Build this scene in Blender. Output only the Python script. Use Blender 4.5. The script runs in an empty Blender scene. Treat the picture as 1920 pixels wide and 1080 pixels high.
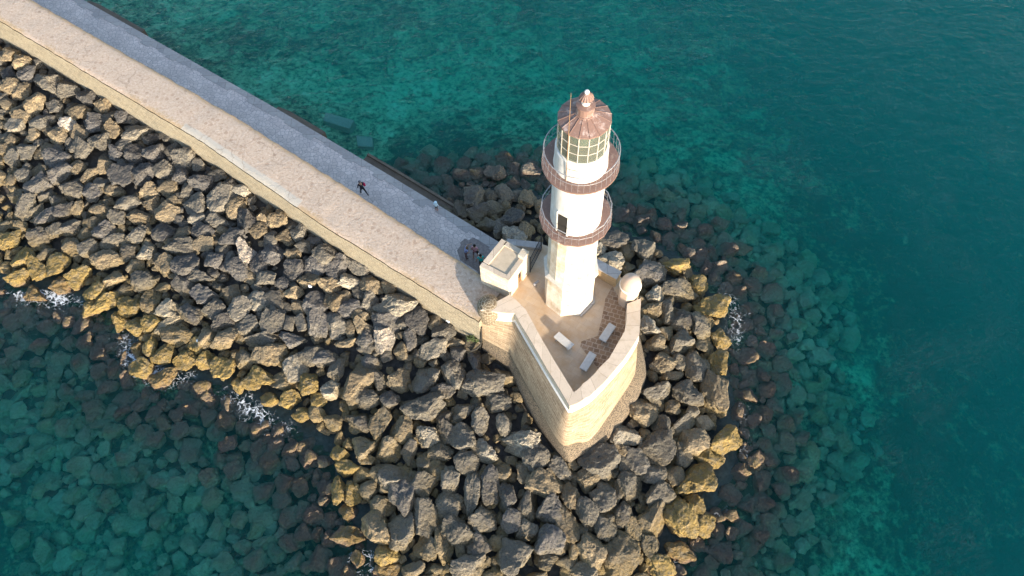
import bpy, bmesh, math, random
import numpy as np
from mathutils import Vector, Matrix, noise
R = math.radians
rng = np.random.RandomState(7)
random.seed(7)
sc = bpy.context.scene
col = sc.collection

# ------------------------------------------------------------------ data
ISL = [[-57.73, 10.4], [-50.64, 7.53], [-44.96, 5.79], [-42.15, 4.79], [-38.07, 3.65], [-34.95, 1.78], [-33.14, -1.14], [-31.07, -2.54], [-26.44, -4.01], [-23.46, -5.68], [-20.55, -7.42], [-18.09, -9.22], [-17.11, -11.25], [-16.58, -13.48], [-15.01, -15.32], [-13.91, -17.08], [-12.42, -19.14], [-8.59, -21.52], [-3.53, -22.48], [1.58, -21.89], [4.9, -19.78], [5.78, -17.83], [7.48, -16.25], [9.37, -14.49], [11.24, -12.0], [11.94, -10.13], [12.16, -7.77], [12.0, -5.3], [12.38, -2.31], [13.07, 0.35], [12.17, 2.49], [11.22, 4.46], [10.05, 6.14], [7.9, 7.86], [5.6, 8.75], [3.34, 10.43], [-0.95, 12.96], [-3.53, 13.86], [-6.12, 13.71], [-7.62, 12.62], [-8.52, 11.58]]
ROCKS = [(-15.51, -4.28, 2.65, 3.84, -0.0, 't', 669, 711),
(-13.92, -4.25, 1.65, 2.02, -0.0, 'g', 711, 711),
(-12.47, -4.35, 1.83, 1.92, -0.0, 't', 748, 711),
(-10.48, -4.15, 2.84, 2.02, 35.0, 'g', 799, 703),
(-8.49, -4.16, 1.92, 2.5, -0.0, 'g', 850, 701),
(-6.37, -4.86, 3.46, 2.2, -0.0, 'g', 905, 715),
(-10.1, -2.17, 2.65, 1.66, -0.0, 'p', 809, 655),
(-12.45, -2.02, 1.26, 1.57, -0.0, 't', 750, 655),
(-13.64, -1.23, 1.68, 2.26, -0.0, 'q', 720, 636),
(-9.25, -5.29, 2.05, 1.29, -0.0, 'd', 831, 732),
(-10.6, -6.46, 3.37, 2.46, -0.0, 'g', 795, 760),
(-7.82, -7.01, 1.88, 1.7, -0.0, 'g', 868, 772),
(-5.25, -6.21, 2.07, 1.99, -0.0, 'g', 935, 748),
(-12.27, -8.07, 1.78, 2.06, -0.0, 't', 751, 805),
(-13.81, -7.66, 1.61, 2.73, -0.0, 't', 711, 797),
(-15.28, -7.28, 1.98, 1.89, -0.0, 'd', 673, 789),
(-14.8, -9.21, 1.95, 2.04, -0.0, 't', 683, 838),
(-13.1, -9.44, 1.85, 1.85, -0.0, 't', 728, 842),
(-9.25, -7.33, 1.52, 1.32, -0.0, 'd', 831, 783),
(-8.96, -8.4, 1.69, 1.86, -0.0, 'd', 838, 809),
(-10.29, -8.7, 1.86, 1.68, -0.0, 'p', 803, 819),
(-7.83, -8.88, 2.03, 2.22, -0.0, 'g', 868, 819),
(-6.58, -7.79, 1.34, 2.15, -0.0, 'g', 901, 791),
(-4.93, -8.09, 1.16, 1.78, -0.0, 'p', 945, 797),
(-9.45, -9.77, 2.02, 1.57, -0.0, 'g', 825, 846),
(-6.46, -9.87, 2.01, 1.84, -0.0, 'p', 905, 844),
(-14.74, -5.67, 2.28, 1.62, -0.0, 'g', 689, 748),
(-13.16, -5.81, 1.64, 1.34, -0.0, 'd', 730, 750),
(-14.6, -2.99, 1.67, 1.56, -0.0, 'd', 695, 681),
(-6.97, -3.16, 1.2, 2.14, -0.0, 'd', 889, 677),
(-8.18, -2.53, 1.48, 1.56, -0.0, 'd', 858, 662),
(-16.53, -9.54, 1.42, 1.3, -0.0, 'y', 638, 851),
(-15.91, -10.58, 1.94, 1.11, -0.0, 'y', 653, 878),
(-14.67, -10.06, 1.24, 0.79, -0.0, 't', 687, 863),
(-14.82, -11.06, 1.49, 1.29, -0.0, 't', 681, 889),
(-13.61, -11.11, 1.74, 1.56, -0.0, 'g', 713, 888),
(-11.64, -9.74, 1.23, 1.85, -0.0, 'd', 767, 849),
(-12.61, -11.5, 2.38, 2.05, -0.0, 'g', 739, 896),
(-11.86, -12.79, 2.23, 3.06, -0.0, 'd', 758, 930),
(-10.49, -12.08, 1.9, 2.17, -0.0, 'g', 796, 909),
(-8.71, -11.85, 1.47, 2.27, -0.0, 'g', 845, 901),
(-7.58, -10.77, 2.0, 2.1, -0.0, 'g', 875, 869),
(-7.18, -12.75, 1.37, 3.37, -0.0, 'g', 887, 924),
(-6.04, -12.27, 1.46, 2.89, -0.0, 'd', 918, 909),
(-4.94, -13.08, 1.45, 2.42, -0.0, 'd', 949, 930),
(-13.4, -13.39, 1.88, 1.71, -0.0, 'g', 716, 950),
(-8.77, -13.46, 2.13, 1.97, -0.0, 'g', 843, 945),
(-10.46, -14.23, 2.03, 2.93, -0.0, 'g', 796, 969),
(-13.73, -14.7, 2.11, 2.66, -0.0, 't', 705, 987),
(-12.03, -14.96, 2.02, 2.92, -0.0, 'g', 752, 992),
(-8.31, -15.13, 2.35, 2.11, -0.0, 'g', 856, 992),
(-6.48, -14.58, 2.27, 1.94, -0.0, 'g', 907, 974),
(-16.57, -12.07, 1.13, 2.19, -0.0, 'y', 633, 919),
(-15.53, -12.33, 1.38, 1.82, -0.0, 'y', 660, 924),
(-14.43, -12.2, 1.3, 1.45, -0.0, 'g', 690, 919),
(-15.86, -13.53, 1.37, 1.44, -0.0, 'b', 649, 958),
(-15.75, -15.14, 2.63, 1.43, -0.0, 'b', 651, 1005),
(-12.93, -16.4, 1.83, 1.75, -0.0, 'y', 726, 1036),
(-13.01, -17.53, 2.23, 1.56, -0.0, 'b', 723, 1070),
(-10.33, -16.09, 1.92, 2.01, -0.0, 'g', 799, 1023),
(-9.17, -15.95, 1.5, 2.89, -0.0, 't', 832, 1018),
(-6.76, -16.08, 1.83, 2.01, -0.0, 'd', 900, 1018),
(-7.9, -16.34, 1.25, 1.4, -0.0, 'p', 868, 1028),
(-7.62, -17.51, 2.47, 1.9, -0.0, 'g', 876, 1062),
(-14.97, -16.66, 1.01, 1.23, -0.0, 'b', 671, 1049),
(-11.19, -17.49, 1.65, 1.13, -0.0, 'd', 775, 1067),
(-3.81, -9.48, 2.89, 1.93, -0.0, 'p', 976, 830),
(-2.76, -10.68, 2.25, 2.18, -0.0, 'g', 1006, 860),
(-1.14, -11.37, 1.99, 1.47, -50.0, 'g', 1051, 878),
(-0.2, -11.14, 0.95, 0.91, -0.0, 't', 1076, 872),
(1.5, -11.09, 3.02, 2.36, -0.0, 'g', 1123, 866),
(0.66, -12.14, 1.72, 1.98, -0.0, 't', 1102, 897),
(3.94, -11.04, 2.25, 2.27, -0.0, 'g', 1189, 863),
(5.69, -10.12, 2.96, 2.83, -0.0, 'g', 1234, 836),
(5.16, -11.96, 2.07, 1.63, -0.0, 'g', 1224, 889),
(6.61, -12.08, 1.72, 1.99, -0.0, 't', 1264, 891),
(3.13, -10.19, 1.22, 1.93, -0.0, 't', 1164, 843),
(3.43, -9.21, 2.64, 1.94, -0.0, 'p', 1170, 815),
(8.34, -9.82, 2.28, 2.3, -0.0, 't', 1303, 828),
(7.48, -10.64, 1.4, 1.93, -0.0, 'g', 1282, 852),
(10.56, -9.53, 2.65, 2.13, -0.0, 'y', 1360, 820),
(9.21, -10.86, 2.27, 1.56, -0.0, 'y', 1329, 857),
(8.26, -12.44, 2.57, 3.43, -30.0, 'y', 1311, 898),
(-2.33, -12.34, 2.82, 2.07, -0.0, 't', 1020, 905),
(-3.52, -13.81, 1.44, 2.85, -0.0, 'g', 989, 949),
(-2.0, -14.14, 2.19, 2.3, -0.0, 'd', 1032, 955),
(-0.5, -13.26, 1.45, 2.06, -0.0, 't', 1072, 930),
(1.53, -13.53, 1.87, 2.49, -0.0, 'g', 1129, 935),
(2.64, -13.09, 1.11, 1.98, -0.0, 'g', 1158, 923),
(3.53, -12.73, 1.8, 2.24, -0.0, 'g', 1182, 911),
(5.47, -13.52, 2.13, 2.32, -0.0, 'g', 1238, 931),
(-0.99, -15.08, 2.26, 2.72, -0.0, 't', 1062, 981),
(0.46, -14.46, 1.52, 2.39, -0.0, 'g', 1101, 963),
(1.56, -15.28, 2.01, 2.11, -0.0, 'g', 1134, 985),
(2.89, -14.62, 1.35, 1.95, -0.0, 'd', 1169, 966),
(4.65, -15.15, 1.85, 4.11, -12.0, 't', 1220, 979),
(3.41, -15.52, 1.17, 2.03, -0.0, 't', 1186, 992),
(6.71, -14.8, 2.52, 2.91, -0.0, 'y', 1277, 966),
(8.27, -15.31, 1.77, 1.95, -0.0, 'y', 1321, 981),
(7.79, -14.13, 1.45, 1.7, -0.0, 'y', 1303, 948),
(-4.56, -14.66, 1.68, 1.85, -0.0, 'd', 961, 974),
(-3.66, -15.3, 1.76, 1.49, -0.0, 'g', 987, 992),
(-4.46, -16.99, 2.71, 2.84, -0.0, 'g', 966, 1041),
(-2.08, -16.2, 2.32, 2.43, -0.0, 'd', 1033, 1015),
(-2.42, -17.34, 1.65, 1.47, -0.0, 'g', 1025, 1051),
(-1.1, -17.47, 1.48, 1.13, -0.0, 'g', 1063, 1054),
(-0.55, -16.62, 1.0, 1.66, -0.0, 't', 1077, 1028),
(0.51, -16.87, 1.98, 2.68, -0.0, 't', 1108, 1033),
(2.47, -16.98, 2.79, 3.02, -0.0, 't', 1165, 1033),
(4.53, -16.63, 1.58, 1.92, -0.0, 'g', 1221, 1023),
(5.07, -17.96, 2.05, 1.9, -0.0, 'y', 1241, 1062),
(6.59, -16.96, 2.41, 1.66, -0.0, 'b', 1280, 1031),
(-0.1, -18.11, 2.05, 1.29, -0.0, 'g', 1093, 1072),
(-0.05, -15.59, 1.09, 1.14, -0.0, 'g', 1089, 997),
(1.96, -18.17, 1.8, 1.21, -0.0, 't', 1152, 1072),
(10.19, -14.71, 1.37, 0.99, -0.0, 'b', 1368, 966),
(6.59, 6.04, 2.1, 2.31, -0.0, 'g', 1207, 467),
(6.84, 3.77, 2.84, 2.36, -0.0, 'd', 1220, 511),
(8.77, 2.41, 3.2, 1.85, -25.0, 'g', 1270, 540),
(11.22, 0.8, 2.98, 2.02, -0.0, 'y', 1335, 574),
(7.0, 1.88, 1.64, 1.62, -0.0, 'p', 1229, 552),
(6.6, 0.6, 1.82, 1.41, -0.0, 't', 1223, 580),
(6.17, -0.81, 1.7, 1.78, -0.0, 'p', 1217, 610),
(7.34, -1.32, 1.23, 1.39, -0.0, 't', 1247, 623),
(7.68, 0.31, 1.15, 2.01, -0.0, 'g', 1250, 587),
(8.71, -0.3, 2.09, 1.99, -0.0, 'd', 1278, 598),
(10.19, -0.89, 1.71, 2.69, -0.0, 'g', 1316, 612),
(8.35, -2.19, 2.24, 2.25, -0.0, 'g', 1276, 640),
(6.47, -2.16, 1.5, 1.28, -0.0, 't', 1228, 642),
(6.8, -3.78, 2.12, 1.93, -0.0, 't', 1242, 678),
(7.34, -4.81, 1.93, 1.06, -0.0, 't', 1258, 705),
(8.19, -3.71, 1.3, 1.65, -0.0, 'g', 1276, 678),
(9.35, -4.22, 2.03, 2.8, -0.0, 'g', 1308, 688),
(10.86, -3.89, 1.85, 2.33, -0.0, 'y', 1344, 681),
(11.53, -1.82, 1.7, 1.59, -0.0, 'y', 1352, 634),
(6.18, -6.16, 2.34, 2.18, -0.0, 'g', 1234, 735),
(8.31, -6.28, 2.26, 2.09, -0.0, 'g', 1289, 738),
(10.28, -6.17, 2.09, 3.33, -0.0, 't', 1339, 735),
(6.0, -4.73, 1.01, 1.25, -0.0, 't', 1224, 703),
(8.94, 4.63, 2.48, 1.35, -0.0, 'y', 1266, 497),
(10.57, 2.82, 1.47, 1.85, -0.0, 'y', 1311, 533),
(4.98, -7.48, 2.31, 2.43, -0.0, 't', 1207, 768),
(7.67, -8.66, 2.22, 1.33, 35.0, 'g', 1280, 800),
(6.15, -8.64, 1.33, 1.86, -0.0, 'g', 1240, 800),
(8.54, -7.46, 1.08, 1.23, -0.0, 'p', 1298, 770),
(9.25, -8.38, 1.52, 1.22, -0.0, 'p', 1320, 793),
(7.09, -7.26, 1.17, 1.23, -0.0, 't', 1260, 765),
(4.24, 7.06, 2.62, 1.8, -0.0, 'd', 1149, 450),
(3.15, 6.41, 1.3, 2.0, -0.0, 'p', 1125, 464),
(3.93, 4.91, 2.08, 1.87, -0.0, 'p', 1147, 491),
(-10.46, 14.53, 1.95, 1.59, -0.0, 'g', 811, 341),
(-6.63, 11.72, 2.29, 2.4, -0.0, 'g', 893, 368),
(-6.48, 10.1, 2.26, 1.84, -0.0, 'd', 897, 398),
(-7.93, 10.55, 1.24, 1.96, -0.0, 'd', 864, 394),
(-5.89, 8.96, 1.73, 1.29, -0.0, 'g', 911, 420),
(-4.74, 8.52, 1.32, 2.24, -0.0, 'g', 938, 427),
(-3.84, 9.41, 2.35, 1.93, -0.0, 'd', 958, 408),
(-3.65, 7.54, 2.31, 1.9, -0.0, 'p', 964, 443),
(-2.64, 8.22, 1.52, 1.6, -0.0, 't', 987, 431),
(-2.36, 11.54, 1.77, 1.86, -0.0, 't', 990, 370),
(-5.45, 12.01, 1.36, 1.43, -0.0, 'd', 920, 365),
(-5.14, 14.71, 2.15, 1.81, -0.0, 'g', 926, 323),
(-13.34, 16.71, 1.65, 1.73, -0.0, 'b', 750, 306),
(-11.37, 16.85, 1.66, 1.74, -0.0, 'g', 793, 306),
(-9.51, 16.32, 1.87, 1.96, -0.0, 'g', 832, 310),
(-7.73, 16.25, 1.32, 1.61, -0.0, 'b', 870, 308),
(-1.98, 14.95, 1.94, 1.7, -0.0, 'g', 995, 319),
(-44.92, 9.38, 2.05, 2.04, -0.0, 'y', 12, 448),
(-43.21, 7.75, 1.82, 1.91, -0.0, 'y', 43, 480),
(-41.72, 6.58, 1.71, 2.43, -0.0, 'y', 72, 503),
(-40.22, 6.91, 2.01, 2.43, -0.0, 'y', 107, 493),
(-43.49, 6.08, 2.11, 1.48, -0.0, 'y', 30, 517),
(-38.45, 5.58, 2.09, 1.89, -0.0, 'y', 143, 520),
(-41.79, 4.63, 2.19, 1.67, -0.0, 'b', 63, 547),
(-39.74, 5.23, 1.99, 1.67, -0.0, 'b', 112, 530),
(-36.76, 4.41, 2.08, 1.97, -0.0, 'y', 177, 543),
(-35.5, 5.24, 2.09, 1.88, -0.0, 't', 210, 523),
(-36.21, 6.84, 2.81, 1.79, -0.0, 't', 200, 490),
(-32.97, 4.87, 2.18, 1.87, -0.0, 'g', 267, 527),
(-35.79, 3.33, 2.85, 1.38, 35.0, 'y', 197, 567),
(-33.73, 2.86, 1.76, 1.85, -0.0, 'y', 242, 573),
(-37.13, 3.01, 1.77, 1.65, -0.0, 'y', 165, 577),
(-34.42, 1.66, 1.46, 1.84, -0.0, 'y', 222, 602),
(-32.88, 1.14, 1.74, 1.92, -0.0, 'y', 255, 610),
(-31.73, 1.2, 1.83, 1.62, -0.0, 'y', 283, 607),
(-30.6, 2.39, 2.13, 1.93, -0.0, 'p', 313, 577),
(-32.06, 3.2, 1.47, 2.36, -0.0, 't', 283, 563),
(-30.41, 1.26, 2.61, 0.97, 30.0, 'p', 316, 605),
(-29.57, 0.13, 2.67, 1.9, -0.0, 't', 330, 627),
(-31.64, -0.49, 1.15, 2.0, -0.0, 'y', 280, 647),
(-32.72, -0.57, 1.34, 2.0, -0.0, 'b', 253, 650),
(-30.52, -1.29, 1.8, 1.59, -0.0, 'y', 303, 663),
(-28.73, -1.82, 1.98, 1.68, -0.0, 'y', 345, 673),
(-27.99, -0.79, 1.71, 1.4, -0.0, 'y', 367, 648),
(-27.2, -1.89, 1.6, 1.48, -0.0, 'y', 383, 673),
(-25.68, -2.85, 1.87, 2.06, -0.0, 'y', 417, 693),
(-25.69, -0.37, 2.18, 1.89, -0.0, 't', 423, 633),
(-27.15, -0.06, 1.14, 2.3, -0.0, 't', 390, 630),
(-32.21, -2.26, 2.17, 1.78, -0.0, 'y', 260, 690),
(-30.33, -3.08, 2.34, 1.77, -0.0, 'b', 303, 707),
(-24.16, -2.1, 1.69, 1.67, -0.0, 'g', 457, 673),
(-22.71, -3.42, 2.41, 1.75, -0.0, 'y', 490, 703),
(-22.19, -1.89, 2.99, 2.15, 20.0, 't', 505, 663),
(-23.05, -0.5, 2.93, 1.49, -0.0, 'g', 488, 633),
(-20.31, -2.98, 2.13, 2.43, -0.0, 'p', 550, 687),
(-21.22, -3.89, 1.94, 1.46, -0.0, 't', 527, 713),
(-19.08, -4.31, 1.57, 1.93, -0.0, 'y', 580, 720),
(-17.52, -4.79, 1.47, 1.54, -0.0, 'p', 619, 730),
(-18.32, -5.52, 1.37, 1.34, -0.0, 'y', 598, 750),
(-17.1, -3.18, 1.21, 2.14, -0.0, 'g', 632, 690),
(-18.02, -2.39, 2.61, 1.27, -0.0, 'd', 610, 672),
(-24.46, -3.92, 0.93, 1.46, -0.0, 'y', 447, 720),
(-23.45, -3.91, 1.67, 1.07, -0.0, 'y', 472, 718),
(-22.1, -5.19, 1.47, 1.06, -0.0, 'y', 503, 748),
(-20.48, -5.33, 1.65, 1.44, -0.0, 'y', 543, 748),
(-19.51, -6.44, 1.55, 1.34, -0.0, 'y', 566, 775),
(-18.37, -6.51, 1.45, 1.43, -0.0, 't', 595, 775),
(-28.66, 1.6, 2.22, 1.72, -0.0, 'd', 357, 592),
(-27.01, 1.98, 2.41, 1.92, -0.0, 'g', 397, 580),
(-27.75, 3.23, 2.24, 1.84, -0.0, 'd', 383, 553),
(-29.61, 5.98, 2.28, 2.29, -0.0, 'd', 347, 495),
(-29.57, 4.26, 1.96, 2.06, -0.0, 'd', 343, 533),
(-28.29, 4.99, 2.27, 1.24, -0.0, 'g', 377, 517),
(-31.43, 6.13, 1.69, 1.99, -0.0, 't', 307, 497),
(-33.27, 7.64, 1.71, 1.9, -0.0, 'p', 270, 468),
(-34.81, 7.55, 1.71, 1.69, -0.0, 'd', 235, 473),
(-37.9, 8.36, 1.83, 2.13, -0.0, 'g', 167, 460),
(-36.13, 8.65, 2.44, 1.32, 15.0, 'g', 210, 453),
(-39.41, 8.46, 1.83, 1.92, -0.0, 't', 133, 460),
(-36.97, 9.71, 1.94, 2.04, -0.0, 'd', 193, 430),
(-39.95, 10.34, 1.85, 1.62, -0.0, 'd', 130, 423),
(-41.1, 10.08, 1.85, 1.62, -0.0, 'g', 103, 430),
(-42.28, 9.49, 1.84, 1.83, -0.0, 'd', 73, 443),
(-34.27, 9.22, 1.73, 1.71, -0.0, 'g', 253, 437),
(-31.81, 9.12, 2.03, 2.13, -0.0, 'd', 307, 433),
(-30.2, 7.62, 2.81, 1.69, -0.0, 'g', 340, 463),
(-28.35, 7.77, 1.81, 1.37, -0.0, 't', 383, 457),
(-26.79, 7.31, 1.4, 1.47, -0.0, 'g', 417, 463),
(-28.61, 9.04, 2.22, 1.59, -0.0, 'd', 380, 430),
(-30.26, 8.99, 1.52, 1.49, -0.0, 't', 343, 435),
(-24.74, 6.61, 1.58, 2.39, -0.0, 'q', 462, 473),
(-22.62, 6.31, 1.97, 1.96, -0.0, 'd', 510, 474),
(-23.6, 2.48, 2.12, 1.82, -0.0, 'p', 480, 563),
(-22.93, 4.46, 1.76, 1.64, -0.0, 'g', 500, 517),
(-25.41, 5.38, 2.26, 2.06, -0.0, 'd', 443, 500),
(-27.38, 6.21, 1.68, 1.87, -0.0, 'd', 400, 487),
(-20.94, 4.96, 1.95, 2.04, -0.0, 'd', 547, 500),
(-19.24, 4.96, 2.23, 2.04, -0.0, 'd', 587, 496),
(-18.19, 5.73, 2.24, 1.94, -0.0, 'g', 613, 477),
(-20.75, 3.0, 1.54, 1.22, -0.0, 't', 550, 547),
(-18.85, 1.9, 2.0, 2.2, -0.0, 'd', 593, 567),
(-17.49, 1.86, 1.62, 1.9, -0.0, 't', 627, 567),
(-18.63, 0.4, 1.89, 2.48, -0.0, 'd', 597, 603),
(-20.08, 0.59, 1.14, 1.8, -0.0, 'g', 563, 603),
(-21.02, 0.5, 1.05, 1.6, -0.0, 'g', 540, 607),
(-22.08, 0.87, 1.9, 2.5, -0.0, 'g', 513, 597),
(-24.26, 0.52, 2.1, 1.8, -0.0, 'g', 460, 610),
(-20.62, -0.84, 2.26, 1.58, -0.0, 'd', 547, 637),
(-19.08, -2.17, 1.96, 1.67, -0.0, 'g', 583, 667),
(-24.78, 1.81, 1.92, 2.12, -0.0, 'g', 450, 580),
(-25.97, 1.06, 1.82, 1.81, -0.0, 'd', 420, 600),
(-49.23, 28.82, 1.85, 1.82, -0.0, 't', 18, 103),
(-47.73, 27.88, 1.95, 1.93, -0.0, 't', 43, 115),
(-46.43, 27.71, 1.72, 1.33, -0.0, 'g', 70, 118),
(-44.94, 25.2, 3.26, 2.48, -0.0, 'g', 85, 152),
(-46.97, 26.25, 2.05, 1.55, -0.0, 'd', 52, 142),
(-48.4, 25.27, 2.26, 1.78, -0.0, 't', 18, 160),
(-47.2, 24.7, 1.69, 1.66, -0.0, 't', 40, 168),
(-42.86, 24.33, 2.35, 2.0, -0.0, 'g', 125, 165),
(-45.48, 22.93, 2.11, 2.34, -0.0, 't', 65, 193),
(-43.81, 22.67, 1.67, 1.63, -0.0, 'g', 100, 197),
(-40.83, 23.3, 2.0, 1.75, -0.0, 'd', 163, 180),
(-39.35, 22.22, 1.77, 1.51, -0.0, 't', 190, 197),
(-41.31, 21.79, 2.09, 1.85, -0.0, 't', 147, 207),
(-42.22, 20.73, 1.54, 1.5, -0.0, 'q', 125, 229),
(-38.61, 20.96, 1.64, 1.72, -0.0, 'g', 200, 217),
(-37.16, 20.83, 1.53, 1.72, -0.0, 'd', 230, 217),
(-37.75, 19.47, 1.52, 2.05, -0.0, 't', 213, 243),
(-39.6, 20.32, 1.75, 1.95, -0.0, 'd', 177, 230),
(-35.65, 19.02, 2.59, 1.73, 20.0, 'p', 255, 246),
(-47.1, 22.59, 1.34, 1.4, -0.0, 't', 33, 205),
(-46.43, 21.64, 1.66, 1.51, -0.0, 't', 42, 220),
(-44.81, 21.04, 1.76, 1.73, -0.0, 'g', 72, 227),
(-45.15, 19.7, 1.31, 1.49, -0.0, 't', 60, 253),
(-46.94, 20.81, 1.54, 1.62, -0.0, 'p', 27, 235),
(-40.71, 19.34, 1.74, 1.83, -0.0, 't', 150, 250),
(-38.75, 18.39, 1.94, 2.26, -0.0, 'g', 187, 263),
(-42.8, 19.46, 1.63, 1.72, -0.0, 't', 107, 252),
(-40.32, 17.82, 2.26, 1.92, -0.0, 'g', 152, 277),
(-42.4, 17.06, 2.57, 2.36, -0.0, 'd', 103, 293),
(-45.33, 17.99, 2.16, 1.7, -0.0, 'g', 47, 283),
(-46.48, 17.35, 1.51, 2.04, -0.0, 'g', 20, 297),
(-37.26, 17.06, 1.5, 1.68, -0.0, 'd', 215, 287),
(-36.69, 17.9, 1.5, 1.58, -0.0, 'g', 230, 270),
(-35.32, 16.98, 2.02, 2.01, -0.0, 'd', 255, 283),
(-33.67, 16.82, 2.34, 1.81, 40.0, 'd', 290, 283),
(-31.19, 15.88, 2.53, 2.1, -0.0, 'g', 340, 295),
(-32.86, 18.11, 1.18, 1.13, -0.0, 'g', 313, 260),
(-34.07, 18.19, 1.61, 1.35, -0.0, 'd', 287, 260),
(-37.92, 16.05, 1.6, 2.12, -0.0, 't', 197, 307),
(-36.21, 14.71, 2.42, 2.43, -0.0, 'd', 227, 327),
(-34.36, 14.78, 2.1, 2.2, -0.0, 'd', 268, 323),
(-32.67, 15.19, 1.68, 2.21, -0.0, 'g', 307, 313),
(-40.44, 15.99, 1.49, 1.57, -0.0, 't', 143, 313),
(-39.17, 15.15, 1.8, 1.56, -0.0, 't', 167, 327),
(-29.67, 15.12, 1.15, 1.21, -0.0, 'g', 373, 310),
(-31.2, 14.37, 1.67, 1.54, -0.0, 'd', 337, 327),
(-29.08, 13.42, 2.49, 1.85, -0.0, 'd', 380, 340),
(-27.82, 13.87, 1.66, 1.31, -0.0, 'g', 410, 330),
(-27.04, 12.66, 2.06, 1.94, -0.0, 'd', 423, 350),
(-41.48, 15.47, 1.91, 2.23, -0.0, 'd', 117, 323),
(-43.31, 14.55, 2.22, 2.11, -0.0, 'd', 73, 343),
(-40.42, 13.94, 2.31, 2.21, -0.0, 'g', 133, 350),
(-46.02, 15.22, 1.28, 1.34, -0.0, 't', 20, 337),
(-45.01, 15.63, 1.6, 1.57, -0.0, 'g', 43, 327),
(-17.53, 4.56, 2.03, 1.93, -0.0, 'd', 628, 503),
(-15.78, 4.71, 2.52, 1.26, -35.0, 'g', 671, 499),
(-16.41, 3.62, 1.74, 1.42, -0.0, 'p', 655, 525),
(-18.0, 3.31, 2.02, 1.62, -0.0, 't', 616, 534),
(-14.71, 3.12, 1.92, 1.51, -0.0, 't', 696, 534),
(-13.32, 2.96, 1.63, 1.41, -0.0, 't', 730, 536),
(-15.65, 2.45, 1.15, 1.41, -0.0, 'g', 673, 552),
(-16.65, 2.42, 1.06, 0.91, -0.0, 't', 649, 555),
(-14.84, 1.84, 1.53, 1.6, -0.0, 'g', 692, 564),
(-12.74, 1.47, 3.6, 2.19, -0.0, 'p', 743, 568),
(-16.33, 1.39, 2.19, 1.6, -0.0, 'd', 655, 577),
(-15.46, 0.87, 1.62, 1.0, -0.0, 't', 677, 590),
(-14.62, 1.07, 1.05, 0.65, -0.0, 't', 698, 585),
(-17.25, 0.16, 1.8, 2.28, -0.0, 'g', 631, 607),
(-16.31, -0.21, 1.04, 1.59, -0.0, 't', 655, 617),
(-15.19, -0.19, 1.6, 1.78, -0.0, 't', 682, 613),
(-13.41, 0.01, 2.54, 1.88, -0.0, 'd', 726, 605),
(-12.35, 0.25, 1.42, 1.59, -0.0, 'g', 753, 599),
(-11.12, 0.09, 2.07, 2.47, -0.0, 'd', 783, 599),
(-9.82, -0.12, 1.32, 1.58, -0.0, 't', 816, 605),
(-9.18, -0.84, 1.87, 1.57, -0.0, 'g', 832, 621),
(-16.53, -1.25, 1.79, 0.89, -0.0, 't', 649, 643),
(-15.02, -0.95, 1.41, 1.77, -0.0, 'd', 686, 632),
(-11.62, -1.29, 1.31, 1.87, -0.0, 'd', 771, 636),
(-8.46, -1.63, 1.78, 0.88, -0.0, 't', 851, 642),
(-15.01, -1.75, 1.59, 1.28, -0.0, 'g', 686, 652),
(-31.86, 10.86, 2.25, 1.83, -0.0, 't', 312, 398),
(-27.27, 11.72, 2.55, 3.26, -25.0, 'g', 414, 367),
(-25.84, 10.74, 2.34, 1.52, 50.0, 't', 446, 388),
(-25.71, 12.2, 1.54, 1.19, -0.0, 'p', 453, 359),
(-29.64, 11.66, 2.36, 2.37, -0.0, 'g', 362, 375),
(-31.69, 11.87, 1.24, 1.52, -0.0, 't', 320, 379),
(-27.47, 9.73, 2.13, 1.28, -0.0, 'g', 408, 414),
(-29.23, 10.29, 1.63, 1.39, -0.0, 'p', 370, 406),
(-31.46, 8.62, 1.42, 1.49, -0.0, 't', 315, 445),
(-27.03, 9.03, 1.31, 0.96, -0.0, 't', 417, 429),
(-26.02, 8.13, 2.2, 1.68, -0.0, 'd', 436, 443),
(-24.93, 9.58, 2.01, 2.64, -0.0, 'd', 463, 408),
(-23.66, 9.87, 1.21, 1.48, -0.0, 't', 494, 402),
(-22.43, 9.28, 1.8, 1.68, -0.0, 't', 520, 410),
(-23.82, 8.47, 1.5, 1.57, -0.0, 't', 487, 431),
(-23.0, 7.81, 1.29, 1.67, -0.0, 'g', 505, 444),
(-21.77, 7.8, 1.59, 1.39, 30.0, 't', 533, 441),
(-20.57, 7.95, 1.39, 1.67, -0.0, 'g', 561, 435),
(-19.31, 7.16, 1.58, 0.93, -0.0, 'd', 590, 451),
(-21.5, 7.34, 1.09, 0.73, -0.0, 't', 540, 453),
(-20.98, 6.14, 1.38, 1.34, -0.0, 't', 549, 476),
(-20.04, 6.7, 1.68, 1.14, -0.0, 'g', 572, 462),
(-23.68, 5.62, 1.47, 2.06, -0.0, 'd', 485, 493),
(-19.61, 3.99, 1.84, 1.52, -0.0, 't', 578, 521),
(-21.79, 3.96, 1.55, 1.63, -0.0, 'd', 526, 526),
(-24.31, 4.5, 1.08, 1.03, -0.0, 't', 469, 521),
(-45.24, 13.76, 1.79, 1.55, -0.0, 'g', 29, 363),
(-44.17, 12.33, 1.88, 2.52, -0.0, 'g', 44, 388),
(-42.21, 11.34, 2.38, 1.56, 45.0, 'd', 84, 406),
(-43.14, 12.08, 1.67, 0.94, 55.0, 'g', 69, 395),
(-40.75, 11.98, 1.97, 1.96, -0.0, 'd', 118, 390),
(-38.73, 13.45, 1.78, 1.87, -0.0, 'd', 169, 358),
(-36.75, 13.53, 1.78, 1.1, -0.0, 't', 215, 356),
(-37.56, 11.58, 1.76, 1.41, -0.0, 't', 189, 395),
(-35.36, 12.19, 2.39, 1.66, 50.0, 'g', 239, 378),
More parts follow.
